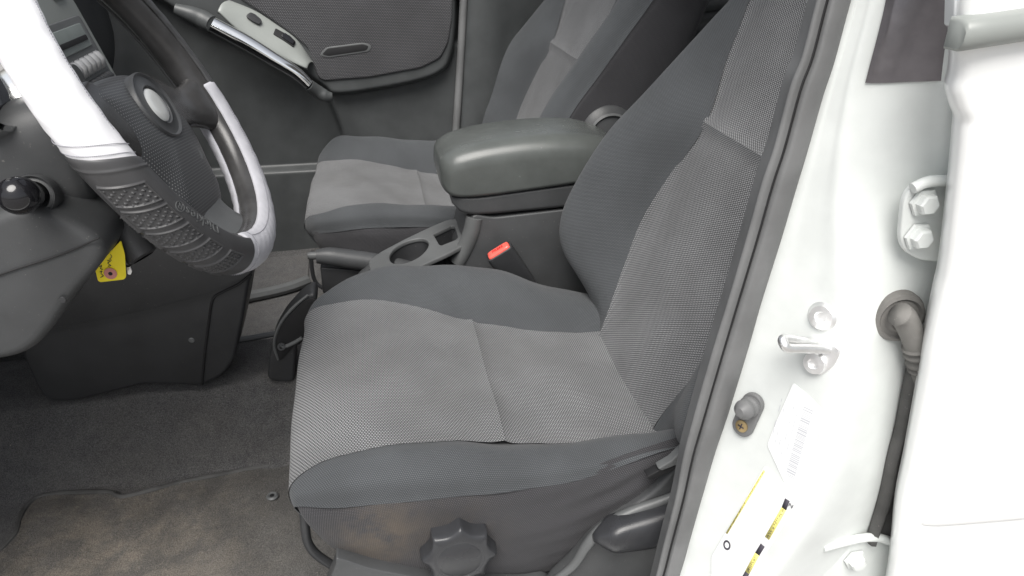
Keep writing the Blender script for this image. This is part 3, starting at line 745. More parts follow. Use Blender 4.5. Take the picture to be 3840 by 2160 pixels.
# key and paper tag hanging under the column
kt = thing('key_tag', 'yellow card tag with pink ringed hole hanging from the ignition key', 'key tag', [(-0.1334, 0.36, 0.5268)][0])
tp = [(-0.1159, 0.36, 0.5656), (-0.1155, 0.36, 0.5492), (-0.1201, 0.36, 0.5223), (-0.1227, 0.36, 0.5196), (-0.1475, 0.36, 0.5184), (-0.1494, 0.36, 0.5205), (-0.149, 0.36, 0.533), (-0.1373, 0.36, 0.5453)]
tg = slab('tag_card', round_loop(tp, .002, 2), (0, .0008, 0), M['yellow'], kt, 0)
slab('tag_fold', [(-0.1164, 0.361, 0.5647), (-0.1377, 0.361, 0.5449), (-0.149, 0.361, 0.5325), (-0.1554, 0.361, 0.5273), (-0.1514, 0.361, 0.5308), (-0.1404, 0.361, 0.5437)], (0, .0006, 0), M['yellow'], kt, 0, label='edge of the folded back half of the tag')
tcn = [(-0.1345, 0.3592, 0.5282)][0]
lathe('hole_ring', [(.0022, .0004), (.0066, .0004), (.0066, 0)], tcn, (0, -1, 0), M['pink'], tg, 28)
lathe('tag_hole', [(0, .0006), (.0022, .0006), (.0022, 0)], tcn, (0, -1, 0), M['black'], tg, 16)
def scrawl(pts, n):
    return tube('pen_mark', pts, .00035, M['ink'], tg, 5, n)
scrawl([(-0.1295, 0.3595, 0.5505), (-0.129, 0.3595, 0.5476), (-0.1316, 0.3595, 0.545), (-0.1299, 0.3595, 0.5435)], 4)
scrawl([(-0.1343, 0.3595, 0.5438), (-0.1313, 0.3595, 0.5426), (-0.1346, 0.3595, 0.5405), (-0.1321, 0.3595, 0.5375), (-0.1351, 0.3595, 0.5368)], 4)
scrawl([(-0.144, 0.3595, 0.5366), (-0.1412, 0.3595, 0.5382), (-0.1432, 0.3595, 0.5346), (-0.1411, 0.3595, 0.5335)], 4)
scrawl([(-0.1449, 0.3595, 0.5309), (-0.1423, 0.3595, 0.5317), (-0.1441, 0.3595, 0.5289), (-0.1424, 0.3595, 0.5259), (-0.1456, 0.3595, 0.5243)], 4)
tube('key_loop', [(-0.1122, 0.37, 0.5611), (-0.1107, 0.37, 0.553), (-0.1118, 0.37, 0.5421), (-0.1145, 0.37, 0.5332), (-0.1188, 0.37, 0.5306), (-0.1218, 0.37, 0.5319)], .0012, M['black'], kt, 8, 6)
slab('key', round_loop([(-0.1213, 0.372, 0.529), (-0.1177, 0.372, 0.5306), (-0.1169, 0.372, 0.5227), (-0.1193, 0.372, 0.519), (-0.122, 0.372, 0.5202)], .001, 2), (0, .002, 0), M['steel'], kt, .0003)
lathe('ignition_barrel', [(.012, .03), (.017, .028), (.019, 0), (.02, -.05)], [(-0.1176, 0.385, 0.5615)][0], (.35, -.2, -.6), M['dark'], kt, 24)

# ------------------------------------------------------------------ centre console
cc = thing('center_console', 'grey plastic centre console with padded armrest lid and cup holder', 'console', (.35, .83, .16))
def rsec(x, y0, y1, z0, z1, rb=.02, rt=.03, n=6, dx=lambda y, z: 0.):
    """rounded rectangle cross-section at x (y0 near)."""
    out = []
    for (cy, cz, r, a0) in ((y1 - rt, z1 - rt, rt, 0), (y0 + rt, z1 - rt, rt, 90), (y0 + rb, z0 + rb, rb, 180), (y1 - rb, z0 + rb, rb, 270)):
        for i in range(n + 1):
            a = R(a0 + 90 * i / n); out.append((x + dx(cy, cz), cy + r * math.cos(a), cz + r * math.sin(a)))
    return out
# armrest lid
ls = [rsec(.262, .79, .87, .482, .500, .008, .008), rsec(.266, .765, .893, .466, .512, .014, .02), rsec(.278, .750, .905, .455, .523, .010, .030),
      rsec(.300, .744, .911, .4515, .532, .008, .034), rsec(.345, .742, .914, .4525, .541, .008, .036), rsec(.42, .742, .914, .4585, .5475, .008, .036),
      rsec(.49, .742, .914, .4645, .5475, .008, .036), rsec(.54, .744, .912, .469, .540, .008, .034), rsec(.585, .750, .906, .472, .518, .008, .02), rsec(.60, .765, .89, .474, .495, .008, .01)]
rings_obj('armrest_lid', cr(np.array(ls), 6).tolist(), M['vinyl'], cc, sharp=0)
bs = [rsec(.282, .762, .894, .437, .449, .004, .005), rsec(.300, .752, .904, .421, .4505, .008, .006), rsec(.335, .749, .907, .4165, .4505, .008, .006), rsec(.42, .749, .907, .4185, .457, .008, .006), rsec(.60, .750, .906, .424, .470, .008, .006)]
rings_obj('armrest_base', cr(np.array(bs), 5).tolist(), M['trim'], cc, sharp=50)
# body below the armrest
cp = [(0.315, 0.752, 0.4198), (0.3509, 0.752, 0.41), (0.5002, 0.752, 0.4175), (0.58, 0.752, 0.4263), (0.6417, 0.752, 0.2173), (0.305, 0.752, 0.2493), (0.286, 0.752, 0.3344), (0.2995, 0.752, 0.36)]
slab('console_body', round_loop([(p[0], .752, p[2]) for p in cp], .012, 4), (0, .155, 0), M['trim'], cc, .008, 4)
# front tray with cup holder, sloping up to the rear
tp0 = (.25, .80, .352); tn = (-.12, 0, .99)
cup = []
outer = [(0.1341, 0.7601, 0.3379), (0.1542, 0.789, 0.3404), (0.2002, 0.8279, 0.346), (0.2509, 0.8642, 0.3521), (0.2872, 0.8856, 0.3565), (0.3091, 0.8767, 0.3592), (0.313, 0.8357, 0.3596), (0.3112, 0.788, 0.3594), (0.3, 0.7565, 0.3581), (0.2634, 0.7298, 0.3536), (0.2202, 0.7046, 0.3484), (0.1788, 0.6788, 0.3434), (0.1398, 0.696, 0.3386)]
cupl = [(0.1673, 0.762, 0.342), (0.1771, 0.7962, 0.3432), (0.2012, 0.8198, 0.3461), (0.229, 0.8217, 0.3495), (0.2417, 0.7988, 0.351), (0.2376, 0.7679, 0.3505), (0.2192, 0.7365, 0.3483), (0.1944, 0.7228, 0.3453), (0.1731, 0.7324, 0.3427)]
sq = [(0.2501, 0.8289, 0.352), (0.2885, 0.8559, 0.3567), (0.2954, 0.8504, 0.3575), (0.2962, 0.7952, 0.3576), (0.2904, 0.783, 0.3569), (0.2603, 0.7681, 0.3532), (0.2562, 0.7772, 0.3527)]
fx = Vector((.99, 0, .12)).normalized(); fy = Vector((0, 1, 0)); FO = Vector(tp0)
to2 = lambda L: [((Vector(p) - FO).dot(fx), (Vector(p) - FO).dot(fy)) for p in L]
def sl2(L, n=5): return [(p[0], p[1]) for p in smooth_loop([(a, b, 0) for a, b in L], n)]
def rl2(L, r): return [(p[0], p[1]) for p in round_loop([(a, b, 0) for a, b in L], r, 4)]
tr = curve_plate('cup_tray', [rl2(to2(outer), .012), sl2(to2(cupl)), rl2(to2(sq), .006)], FO, fx, fy, M['trim2'], cc, .002, .002)
def well(name, L, depth):
    top = [np.array(FO + fx * a + fy * b) for a, b in L]
    c = sum(top) / len(top); dn = np.array((.12, 0, -.99))
    rows = [top, [p + dn * depth * .5 for p in [c + (q - c) * .97 for q in top]], [c + (q - c) * .92 + dn * depth for q in top], [c + (q - c) * .02 + dn * depth for q in top]]
    G = np.array(rows); G = np.concatenate([G, G[:, :1]], 1)
    grid_obj(name, G, M['dark'], cc)
well('cup_well', sl2(to2(cupl)), .06); well('coin_well', rl2(to2(sq), .006), .045)
fl_ = [(0.111, 0.765, 0.3085), (0.1538, 0.765, 0.3433), (0.1805, 0.765, 0.3102), (0.2521, 0.765, 0.3352), (0.3084, 0.765, 0.3676), (0.3247, 0.765, 0.398), (0.3213, 0.765, 0.2411), (0.1067, 0.765, 0.2615)]
slab('console_front', [(p[0], .772, p[2]) for p in fl_], (0, .02, 0), M['trim'], cc, .006)
tube('console_corner', [(0.321, 0.762, 0.4105), (0.3155, 0.762, 0.3849), (0.3034, 0.762, 0.3555), (0.2869, 0.762, 0.3259)], .016, M['trim2'], cc, 12, 5)
# open bin at the front foot of the console
bo = [(-0.0573, 0.7, 0.1587), (-0.0485, 0.7, 0.2022), (-0.0336, 0.7, 0.2438), (-0.0124, 0.7, 0.2762), (0.0201, 0.7, 0.3091), (0.0407, 0.7, 0.3198), (0.0449, 0.7, 0.3008), (0.0222, 0.7, 0.2727), (-0.0016, 0.7, 0.2129), (-0.0132, 0.7, 0.1476), (-0.0397, 0.7, 0.1508)]
slab('floor_bin', round_loop(bo, .01, 4), (0, .05, 0), M['dark'], cc, .008, 4)
tube('bin_lip', [(-0.033, 0.697, 0.1983), (-0.0357, 0.697, 0.2263), (-0.0282, 0.697, 0.2527), (-0.0126, 0.697, 0.2778), (0.0096, 0.697, 0.3005), (0.0309, 0.697, 0.317)], [.002, .003, .003, .003, .002], M['trim2'], cc, 8, 6)
slab('bin_hollow', smooth_loop([(-0.0312, 0.696, 0.1963), (-0.033, 0.696, 0.2266), (-0.0237, 0.696, 0.2566), (-0.0019, 0.696, 0.2849), (0.0301, 0.696, 0.3102), (0.0445, 0.696, 0.2954), (0.0106, 0.696, 0.2297), (-0.0033, 0.696, 0.2234)], 4), (0, .004, 0), M['black'], cc, .001)
tube('bin_bracket', [(-0.0266, 0.694, 0.2287), (-0.0187, 0.694, 0.2247), (-0.0022, 0.694, 0.2307), (0.0119, 0.694, 0.2386)], .0035, M['trim2'], cc, 8, 4)
lathe('bin_socket', [(.0035, .003), (.006, .003), (.007, 0)], [(-0.0235, 0.692, 0.2264)][0], (.2, -1, .3), M['trim'], cc, 18)
# hand brake
hb = thing('handbrake', 'black handbrake lever with ribbed grip and release button', 'handbrake', (.06, .80, .34))
hp = [(0.0421, 0.8, 0.3408), (0.0652, 0.8, 0.3389), (0.099, 0.8, 0.3307), (0.1402, 0.8, 0.3211), (0.1891, 0.8, 0.3075), (0.2387, 0.8, 0.2888)]
tube('grip', hp, [.0125, .0165, .0175, .017, .015, .013], M['trim'], hb, 24, 5)
lathe('release_button', [(0, .012), (.0055, .011), (.0072, .006), (.0072, -.01)], [(0.0382, 0.8, 0.3426)][0], (-1, 0, .05), M['trim2'], hb, 24)
slab('lever_bracket', [(0.0459, 0.8, 0.3196), (0.1318, 0.8, 0.3044), (0.1804, 0.8, 0.2858), (0.1771, 0.8, 0.2368), (0.0447, 0.8, 0.2657)], (0, .03, 0), M['dark'], hb, .004)
# seat-belt buckle
bk = thing('belt_buckle', 'black seat belt buckle with red press button beside the driver seat', 'seat belt buckle', (.37, .71, .32))
o = Vector([(0.3531, 0.705, 0.3669)][0])
axb = Vector((-.50, -.10, .80)).normalized()       # direction out of the buckle mouth
wx = Vector((.86, -.05, .50)); wx = (wx - axb * wx.dot(axb)).normalized(); wy = axb.cross(wx)
def bsec(h, w, d): return [tuple(o + axb * h + wx * (w * math.copysign(abs(math.cos(q)) ** .35, math.cos(q))) + wy * (d * math.copysign(abs(math.sin(q)) ** .35, math.sin(q)))) for q in [2 * math.pi * i / 32 for i in range(32)]]
rings_obj('housing', [bsec(-.115, .019, .008), bsec(-.09, .022, .0100), bsec(-.04, .0240, .0125), bsec(-.006, .0245, .0135), bsec(.0, .0238, .0130), bsec(.0012, .022, .0112), bsec(-.002, .0212, .0105)], M['dark'], bk, sharp=40)
rb = rings_obj('press_button', [bsec(-.006, .0210, .0100), bsec(.0015, .0208, .0098), bsec(.004, .0196, .0088), bsec(.005, .015, .006), bsec(.0046, .002, .001)], M['red'], bk, sharp=60)
text_mesh('button_lettering', 'PRESS', .0085, tuple(o + axb * .0052 + wy * .0), tuple(wx), tuple(wy), M['red_text'], rb, .0004)
# scrap of paper and plastic lying in the gap
sp_ = patch('paper_scrap', [[tuple(np.array(PZ(.215, *(q))[0]) + np.array((0, 0, .006 * ((i * 7 + j * 5) % 3)))) for j, q in enumerate(row)] for i, row in enumerate([[(1425, 748), (1448, 725), (1470, 705)], [(1450, 752), (1470, 735), (1488, 720)], [(1478, 760), (1494, 748), (1506, 738)]])], M['paper'], None, 5, 5) if False else None
pts = [(0.4928, 0.7699, 0.235), (0.5162, 0.7999, 0.235), (0.5454, 0.8395, 0.235), (0.5069, 0.7556, 0.235), (0.5271, 0.7788, 0.235), (0.5516, 0.8092, 0.235), (0.5246, 0.736, 0.235), (0.5425, 0.7557, 0.235), (0.5605, 0.7743, 0.235)]
net = [[(p[0], p[1], p[2] + .004 * ((i * 5) % 3)) for i, p in enumerate(pts[3 * r:3 * r + 3])] for r in range(3)]
o = patch('paper_scrap', net, M['paper'], None, 5, 5)
tag(o, 'crumpled grey scrap lying in the gap between driver seat and console', 'scrap')

# ------------------------------------------------------------------ far front door
pd = thing('passenger_door', 'closed far door lined with dark plastic and silver switch plate', 'car door', (0, 1.55, .1))
YD = 1.54
def sd_poly(X, Z, poly):
    P = np.array(poly); d = np.full(X.shape, 1e9); ins = np.zeros(X.shape, bool)
    for (x0, z0), (x1, z1) in zip(P, np.roll(P, -1, 0)):
        ex, ez = x1 - x0, z1 - z0
        t = np.clip(((X - x0) * ex + (Z - z0) * ez) / (ex * ex + ez * ez + 1e-12), 0, 1)
        d = np.minimum(d, np.hypot(X - x0 - t * ex, Z - z0 - t * ez))
        c = ((z0 > Z) != (z1 > Z)) & (X < (x1 - x0) * (Z - z0) / (z1 - z0 + 1e-12) + x0)
        ins ^= c
    return np.where(ins, -d, d)
xz = lambda L: [(p[0], p[2]) for p in L]
pod = xz([(-0.2785, 1.485, 0.6821), (-0.1988, 1.485, 0.6384), (-0.141, 1.485, 0.6082), (-0.0565, 1.485, 0.5578), (0.0312, 1.485, 0.5014), (0.0648, 1.485, 0.4728), (0.1554, 1.485, 0.4772), (0.2864, 1.485, 0.4981), (0.3481, 1.485, 0.5226), (0.3715, 1.485, 0.5561), (0.3835, 1.485, 0.6133), (0.3901, 1.485, 0.6966), (0.3993, 1.485, 0.8705), (-0.4283, 1.485, 0.871)])
pod_s = [(p[0], p[1]) for p in smooth_loop([(a, b, 0) for a, b in pod], 4)]
rgt = xz([(0.0433, 1.51, 0.4892), (0.0599, 1.51, 0.4334), (0.0741, 1.51, 0.3762), (0.0876, 1.51, 0.2849), (0.4276, 1.51, 0.2656), (0.4346, 1.51, 0.599), (0.1333, 1.51, 0.5592)])
X, Z = np.meshgrid(np.linspace(-.75, [(0.4085, 1.52, 0.6367)][0][0], 230), np.linspace(.05, .98, 210), indexing='ij')
ss = lambda d, w: (lambda t: t * t * (3 - 2 * t))(np.clip(.5 - d / w, 0, 1))
Y = YD - np.maximum(.060 * ss(sd_poly(X, Z, pod_s) + .004, .026), .022 * ss(sd_poly(X, Z, rgt), .012))
zl = .285
Y = Y - .030 * ss(Z - zl, .012)                       # map pocket ledge low on the door
lean = lambda Z: .10 * np.clip(Z - .62, 0, 1) ** 2
G = np.stack([X, Y + lean(Z), Z], -1)
grid_obj('door_panel', G, M['door'], pd, flip=False)
fi = [(-0.125, 1.474, 0.7114), (-0.0916, 1.474, 0.6866), (-0.0511, 1.474, 0.6568), (-0.01, 1.474, 0.6227), (0.0189, 1.474, 0.5945), (0.0243, 1.474, 0.5684), (0.0343, 1.474, 0.5246), (0.0476, 1.474, 0.5155), (0.1589, 1.474, 0.5203), (0.2879, 1.474, 0.5392), (0.3365, 1.474, 0.5609), (0.3578, 1.474, 0.5965), (0.3697, 1.474, 0.6523), (0.3746, 1.474, 0.7336), (0.3782, 1.474, 0.8372), (-0.137, 1.474, 0.8391)]
slab('fabric_insert', round_loop(fi, .012, 4), (0, .012, 0), M['knit_door'], pd, .007, 4)
me = bpy.data.objects['fabric_insert'].data
lay = me.uv_layers.new(name='UVMap')
for lp in me.loops:
    v = me.vertices[lp.vertex_index].co; lay.data[lp.index].uv = (v.x, v.z)
# pull pocket
pp = [(0.0423, 1.4725, 0.5774), (0.0612, 1.4725, 0.5963), (0.1518, 1.4725, 0.605), (0.1712, 1.4725, 0.598), (0.1642, 1.4725, 0.5832), (0.0632, 1.4725, 0.5712)]
pu = slab('pull_pocket', round_loop(pp, .008, 3), (0, .004, 0), M['trim2'], pd, .002)
slab('pocket_hollow', round_loop([(0.0501, 1.472, 0.58), (0.0647, 1.472, 0.5935), (0.1495, 1.472, 0.6014), (0.1634, 1.472, 0.5964), (0.1568, 1.472, 0.5863), (0.0656, 1.472, 0.5759)], .005, 3), (0, .003, 0), M['black'], pu, .0005)
# silver switch plate: leans back towards the door
lo = [(-0.1624, 1.432, 0.6838), (-0.1278, 1.432, 0.6461), (-0.0803, 1.432, 0.6097), (-0.0306, 1.432, 0.5787), (0.0105, 1.432, 0.5573)]
hi = [(-0.1416, 1.472, 0.7042), (-0.0921, 1.472, 0.6816), (-0.0514, 1.472, 0.6526), (-0.0061, 1.472, 0.6156), (0.0232, 1.472, 0.5669)]
net = []
for a, b in zip(lo, hi):
    a = np.array(a); b = np.array(b)
    net.append([a + (0, .012, -.006), a, a * .66 + b * .34 + np.array((0, -.004, .006)), a * .33 + b * .67 + np.array((0, -.003, .005)), b, b + (0, .012, 0)])
net = [[p + np.array((-.006, .008, 0)) for p in net[0]]] + net + [[p + np.array((.004, .012, -.004)) for p in net[-1]]]
sp2 = patch('switch_plate', net, M['silver'], pd, 6, 5, flip=False)
def on_plate(px, py):  # unused placement kept simple
    return None
PLN = np.cross(np.array(lo[4]) - np.array(lo[0]), np.array(hi[2]) - np.array(lo[2])); PLN /= np.linalg.norm(PLN)
if PLN[1] > 0: PLN = -PLN
def switch(name, pts, lift, mat, th=.006):
    P = [tuple(np.array(p) + PLN * lift) for p in pts]
    return slab(name, round_loop(P, .003, 3), tuple(-PLN * th), mat, sp2, .001)
switch('lock_switch', [(-0.1109, 1.4537, 0.6718), (-0.1023, 1.4621, 0.6768), (-0.0926, 1.4639, 0.672), (-0.0807, 1.4619, 0.6606), (-0.0793, 1.4583, 0.6549), (-0.0855, 1.4516, 0.6505), (-0.0984, 1.4501, 0.658), (-0.1087, 1.4505, 0.666)], .010, M['dark'])
switch('window_switch', [(-0.0504, 1.4645, 0.6419), (-0.0338, 1.4658, 0.6316), (-0.0203, 1.4674, 0.6238), (-0.0081, 1.464, 0.6104), (-0.0141, 1.4525, 0.5995), (-0.0348, 1.453, 0.6154), (-0.0562, 1.4525, 0.6303)], .006, M['black'])
switch('window_switch', [(-0.0392, 1.4601, 0.628), (-0.0304, 1.4662, 0.6296), (-0.0107, 1.4628, 0.6106), (-0.0147, 1.4553, 0.6037), (-0.0313, 1.4553, 0.6158), (-0.0387, 1.4561, 0.6222)], .009, M['gloss_black'])
# chrome pull bar with plastic ends
cb = [(-0.1766, 1.398, 0.6634), (-0.123, 1.398, 0.6306), (-0.0898, 1.398, 0.6088), (-0.058, 1.398, 0.5859), (-0.009, 1.398, 0.5511), (0.0175, 1.398, 0.5228)]
tube('chrome_bar', cb, [.0165, .0175, .0170, .0160, .0145, .0125], M['chrome'], pd, 24, 6)
e0 = [(-0.2517, 1.41, 0.6961), (-0.2206, 1.41, 0.6839), (-0.1974, 1.41, 0.6725)]; e1 = [(0.0351, 1.41, 0.5048), (0.0505, 1.41, 0.4939), (0.0671, 1.41, 0.4914)]
tube('bar_end', e0 + cb[:1], [.012, .018, .021, .0185], M['door'], pd, 20, 5)
tube('bar_end', cb[-1:] + e1, [.0135, .015, .015, .009], M['door'], pd, 20, 5)
# rear edge of the door, its rubber seal, and the pillar trim behind
tube('door_seal', [(0.4111, 1.5, 0.8194), (0.4017, 1.5, 0.695), (0.3923, 1.5, 0.5822), (0.3814, 1.5, 0.4633), (0.3704, 1.5, 0.3539), (0.36, 1.5, 0.2389)], .010, M['rubber'], pd, 10, 5)
pt = thing('pillar_trim', 'smooth grey plastic trim on the far pillar behind the passenger seat', 'pillar trim', (.45, 1.5, .3))
xa = [(0.4149, 1.5, 0.8193), (0.4076, 1.5, 0.6949), (0.3955, 1.5, 0.5529), (0.3825, 1.5, 0.4011), (0.3708, 1.5, 0.2383)]
net = []
for p in xa:
    x, y, z = p
    net.append([(x, y + .05, z), (x + .004, y - .002, z), (x + .03, y - .016, z), (x + .075, y - .014, z), (x + .13, y + .01, z), (x + .22, y + .05, z)])
patch('trim_panel', net, M['door'], pt, 5, 5, flip=True)
lp = [(0.4053, 1.484, 0.3851), (0.4422, 1.484, 0.3791), (0.474, 1.484, 0.3691), (0.4892, 1.484, 0.2364), (0.3691, 1.484, 0.2435)]
slab('trim_foot', [(p[0], p[1] - .004, p[2]) for p in lp], (0, .03, 0), M['door'], pt, .008)
# dark shapes behind the front seats
rs = thing('rear_seat', 'dark rear bench glimpsed in the gap behind the driver backrest', 'rear seat', (1.2, .8, .1))
bz = [[(x, y, z) for y in (.14, .4, .8, 1.2, 1.5)] for x, z in ((.98, .10), (.97, .30), (1.0, .38), (1.2, .37), (1.42, .34), (1.47, .45), (1.60, .95), (1.66, 1.0))]
patch('bench', bz, M['knit_dark'], rs, 5, 5)
gr = thing('rear_door_trim', 'dark plastic ledge and slot glimpsed between the two front backrests', 'door trim', (.95, 1.3, .4))
b0 = [(0.9832, 1.46, 0.6214), (1.1628, 1.46, 0.6391)]
tube('trim_ledge', [Vector([(0.9463, 1.46, 0.6105)][0]), Vector(b0[0]), Vector(b0[1])], .035, M['trim'], gr, 16, 4)
tube('trim_ledge', [(0.9645, 1.47, 0.6806), (1.0082, 1.47, 0.676), (1.1818, 1.47, 0.6923)], .022, M['trim2'], gr, 16, 4, label='upper ledge above the dark slot')
tube('trim_pocket', [(0.9688, 1.455, 0.585), (1.0133, 1.455, 0.5799), (1.1005, 1.455, 0.5916)], .028, M['dark'], gr, 16, 4)
slab('trim_backing', [(0.8344, 1.49, 0.7995), (1.2524, 1.49, 0.7966), (1.3315, 1.49, 0.3614), (0.867, 1.49, 0.382)], (0, .01, 0), M['dark'], gr, 0)

# ------------------------------------------------------------------ carpeted floor
ys = np.array([.10, .14, .20, .40, .60, .64, .655, .672, .692, .705, .73, .80, .842, .850, .862, .885, .93, .97, 1.1, 1.3, 1.50, 1.53])
zs = np.array([.06, .01, 0, 0, 0, .004, .02, .075, .128, .148, .156, .158, .158, .156, .140, .085, .04, .035, .033, .033, .04, .10])
xs = np.concatenate([np.linspace(-1.0, -.56, 10), np.linspace(-.54, .1, 46), np.linspace(.13, 1.4, 30)])
yd = np.interp(np.linspace(0, len(ys) - 1, 190), np.arange(len(ys)), ys)
zd = np.interp(np.linspace(0, len(ys) - 1, 190), np.arange(len(ys)), zs)
zd = np.convolve(np.pad(zd, 3, 'edge'), np.ones(7) / 7, 'valid')
X, Yg = np.meshgrid(xs, yd, indexing='ij')
Zg = np.repeat(zd[None], len(xs), 0)
toe = np.clip(-X - .62, 0, 1); Zg = Zg + toe * .8
wall = np.exp(-((Yg - .672) / .03) ** 2)
Yg = Yg + wall * (.012 * np.sin(X * 7.5 + 1) + .006 * np.sin(X * 17)) * np.exp(-((X + .2) / .5) ** 2)
Zg = Zg + .0025 * np.sin(X * 19 + Yg * 13) * np.sin(Yg * 21 - X * 6)
fo = grid_obj('floor', np.stack([X, Yg, Zg], -1), M['carpet'], None)
fo['kind'] = 'structure'; fo['label'] = 'dark grey carpet covering the car floor and centre tunnel'
# driver floor mat
ol = [(-0.4693, 0.4818, 0.012), (-0.4527, 0.5217, 0.012), (-0.4472, 0.5396, 0.012), (-0.4438, 0.5576, 0.012), (-0.4502, 0.5939, 0.012), (-0.449, 0.6232, 0.012), (-0.4354, 0.6398, 0.012), (-0.4015, 0.6413, 0.012), (-0.3299, 0.63, 0.012), (-0.3101, 0.6166, 0.012), (-0.2884, 0.6145, 0.012), (-0.2164, 0.632, 0.012), (-0.1206, 0.6453, 0.012), (-0.0307, 0.6578, 0.012), (0.0556, 0.6733, 0.012), (0.1399, 0.3252, 0.012), (0.0844, 0.156, 0.012), (-0.3415, 0.2348, 0.012), (-0.4202, 0.3625, 0.012)]
P = np.array(ol)[:, :2]
# fill as a fine sheet clipped to the outline so that it can be lumpy
X, Yg = np.meshgrid(np.linspace(P[:, 0].min(), P[:, 0].max(), 170), np.linspace(P[:, 1].min(), P[:, 1].max(), 150), indexing='ij')
sl = np.array(smooth_loop([(p[0], p[1], 0) for p in ol], 5))[:, :2]
sd = sd_poly(X, Yg, sl)
Z = .0105 + .0022 * np.sin(X * 23 + 2 * np.sin(Yg * 17)) * np.sin(Yg * 25) + .0012 * np.sin(X * 61 + Yg * 33)
Z = Z - .010 * np.clip(sd / .006, 0, 1) + .0025 * np.exp(-((sd + .005) / .0035) ** 2)
bm = bmesh.new(); keep = sd < .006; vid = {}
for i in range(X.shape[0]):
    for j in range(X.shape[1]):
        if keep[i, j]: vid[i, j] = bm.verts.new((X[i, j], Yg[i, j], Z[i, j]))
for i in range(X.shape[0] - 1):
    for j in range(X.shape[1] - 1):
        q = [(i, j), (i + 1, j), (i + 1, j + 1), (i, j + 1)]
        if all(k in vid for k in q): bm.faces.new([vid[k] for k in q])
fm = thing('floor_mat', 'brown soiled carpet mat with bound edge in the driver footwell', 'floor mat', (-.2, .45, .0))
bm_obj('mat_carpet', bm, M['mat'], fm, 0)
edge = [(p[0], p[1], .0125) for p in [(-0.4641, 0.4957, 0.0125), (-0.4523, 0.5212, 0.0125), (-0.4469, 0.539, 0.0125), (-0.4434, 0.557, 0.0125), (-0.4499, 0.5933, 0.0125), (-0.4486, 0.6226, 0.0125), (-0.4351, 0.6392, 0.0125), (-0.4012, 0.6407, 0.0125), (-0.3296, 0.6294, 0.0125), (-0.3098, 0.616, 0.0125), (-0.2882, 0.6139, 0.0125), (-0.2162, 0.6314, 0.0125), (-0.1204, 0.6447, 0.0125), (-0.0306, 0.6572, 0.0125), (0.0557, 0.6726, 0.0125)]]
tube('bound_edge', edge, .0042, M['strap'], fm, 8, 5)
gm = [(-0.056, 0.5684, 0.013)][0]
lathe('mat_eyelet', [(.004, .002), (.0075, .003), (.010, 0)], gm, (0, 0, 1), M['trim2'], fm, 20)
lathe('mat_eyelet', [(0, .0015), (.004, .0015)], gm, (0, 0, 1), M['black'], fm, 16, label='dark hole of the eyelet')
# strips on the tunnel and on the far floor
s1 = thing('tunnel_strip', 'pale grey plastic strip along the far edge of the tunnel carpet', 'trim strip', (-.13, .86, .16))
tube('strip', [(-0.1515, 0.8338, 0.16), (-0.1317, 0.845, 0.16), (-0.0964, 0.8521, 0.16), (-0.0605, 0.8593, 0.16), (-0.0091, 0.8686, 0.16)], .006, M['trim2'], s1, 8, 4)
s2 = thing('passenger_mat', 'dark mat with pale grey edge in the far passenger footwell', 'floor mat', (-.1, 1.2, .04))
tube('mat_edge', [(-0.2321, 1.2394, 0.05), (-0.1793, 1.2573, 0.05), (-0.1249, 1.2734, 0.05), (-0.079, 1.294, 0.05), (-0.0374, 1.3256, 0.05)], .014, M['trim2'], s2, 8, 4)
slab('mat_sheet', [(-0.4575, 1.2099, 0.045), (-0.2328, 1.2388, 0.045), (-0.1803, 1.2587, 0.045), (-0.1258, 1.2747, 0.045), (-0.0798, 1.2953, 0.045), (-0.038, 1.3268, 0.045), (-0.0494, 1.6197, 0.045), (-0.5605, 1.5989, 0.045)], (0, 0, -.006), M['carpet'], s2, .002)

# ------------------------------------------------------------------ car body at the door opening
cb_ = thing('car_body', 'white painted door pillar and body shell with black rubber seal', 'car body', (.5, .1, .1))
sealR = [(0.542, 0.115, 0.8902), (0.5392, 0.115, 0.8611), (0.5335, 0.115, 0.8192), (0.5247, 0.115, 0.745), (0.5149, 0.115, 0.6619), (0.5022, 0.115, 0.5669), (0.4881, 0.115, 0.4564), (0.4686, 0.115, 0.3136), (0.4571, 0.115, 0.2157), (0.4359, 0.115, 0.0948)]
fold1 = [(0.5462, 0.1131, 0.8901), (0.545, 0.109, 0.8612), (0.5446, 0.1011, 0.8203), (0.5379, 0.0966, 0.7484), (0.5363, 0.0831, 0.6715), (0.5415, 0.058, 0.5917), (0.5403, 0.0408, 0.5003), (0.5307, 0.0307, 0.3804), (0.5115, 0.041, 0.2847), (0.4832, 0.0588, 0.1558)]
net = []
edge = [(0.5296, 0.015, 0.8879), (0.5342, 0.015, 0.8635), (0.5414, 0.015, 0.8282), (0.5547, 0.015, 0.7649), (0.574, 0.015, 0.7045), (0.5884, 0.015, 0.6089), (0.5986, 0.015, 0.5138), (0.6118, 0.015, 0.3849), (0.6278, 0.015, 0.2895), (0.6371, 0.015, 0.1755)]
for s, f, e in zip(sealR, fold1, edge):
    s = np.array(s); f = np.array(f); e = np.array(e)
    g = f + np.array((.016, -.006, 0)); zz = f[2]
    end = np.array((e[0] + .05, .056, e[2] * .5 + zz * .5))
    net.append([s + (-.012, .035, 0), s, s * .67 + f * .33, s * .33 + f * .67, f, g, g * .67 + end * .33, g * .33 + end * .67, end, (e[0] + .14, .058, zz)])
net_p = net
patch('door_pillar', net, M['paint_dull'], cb_, 6, 5, flip=True)
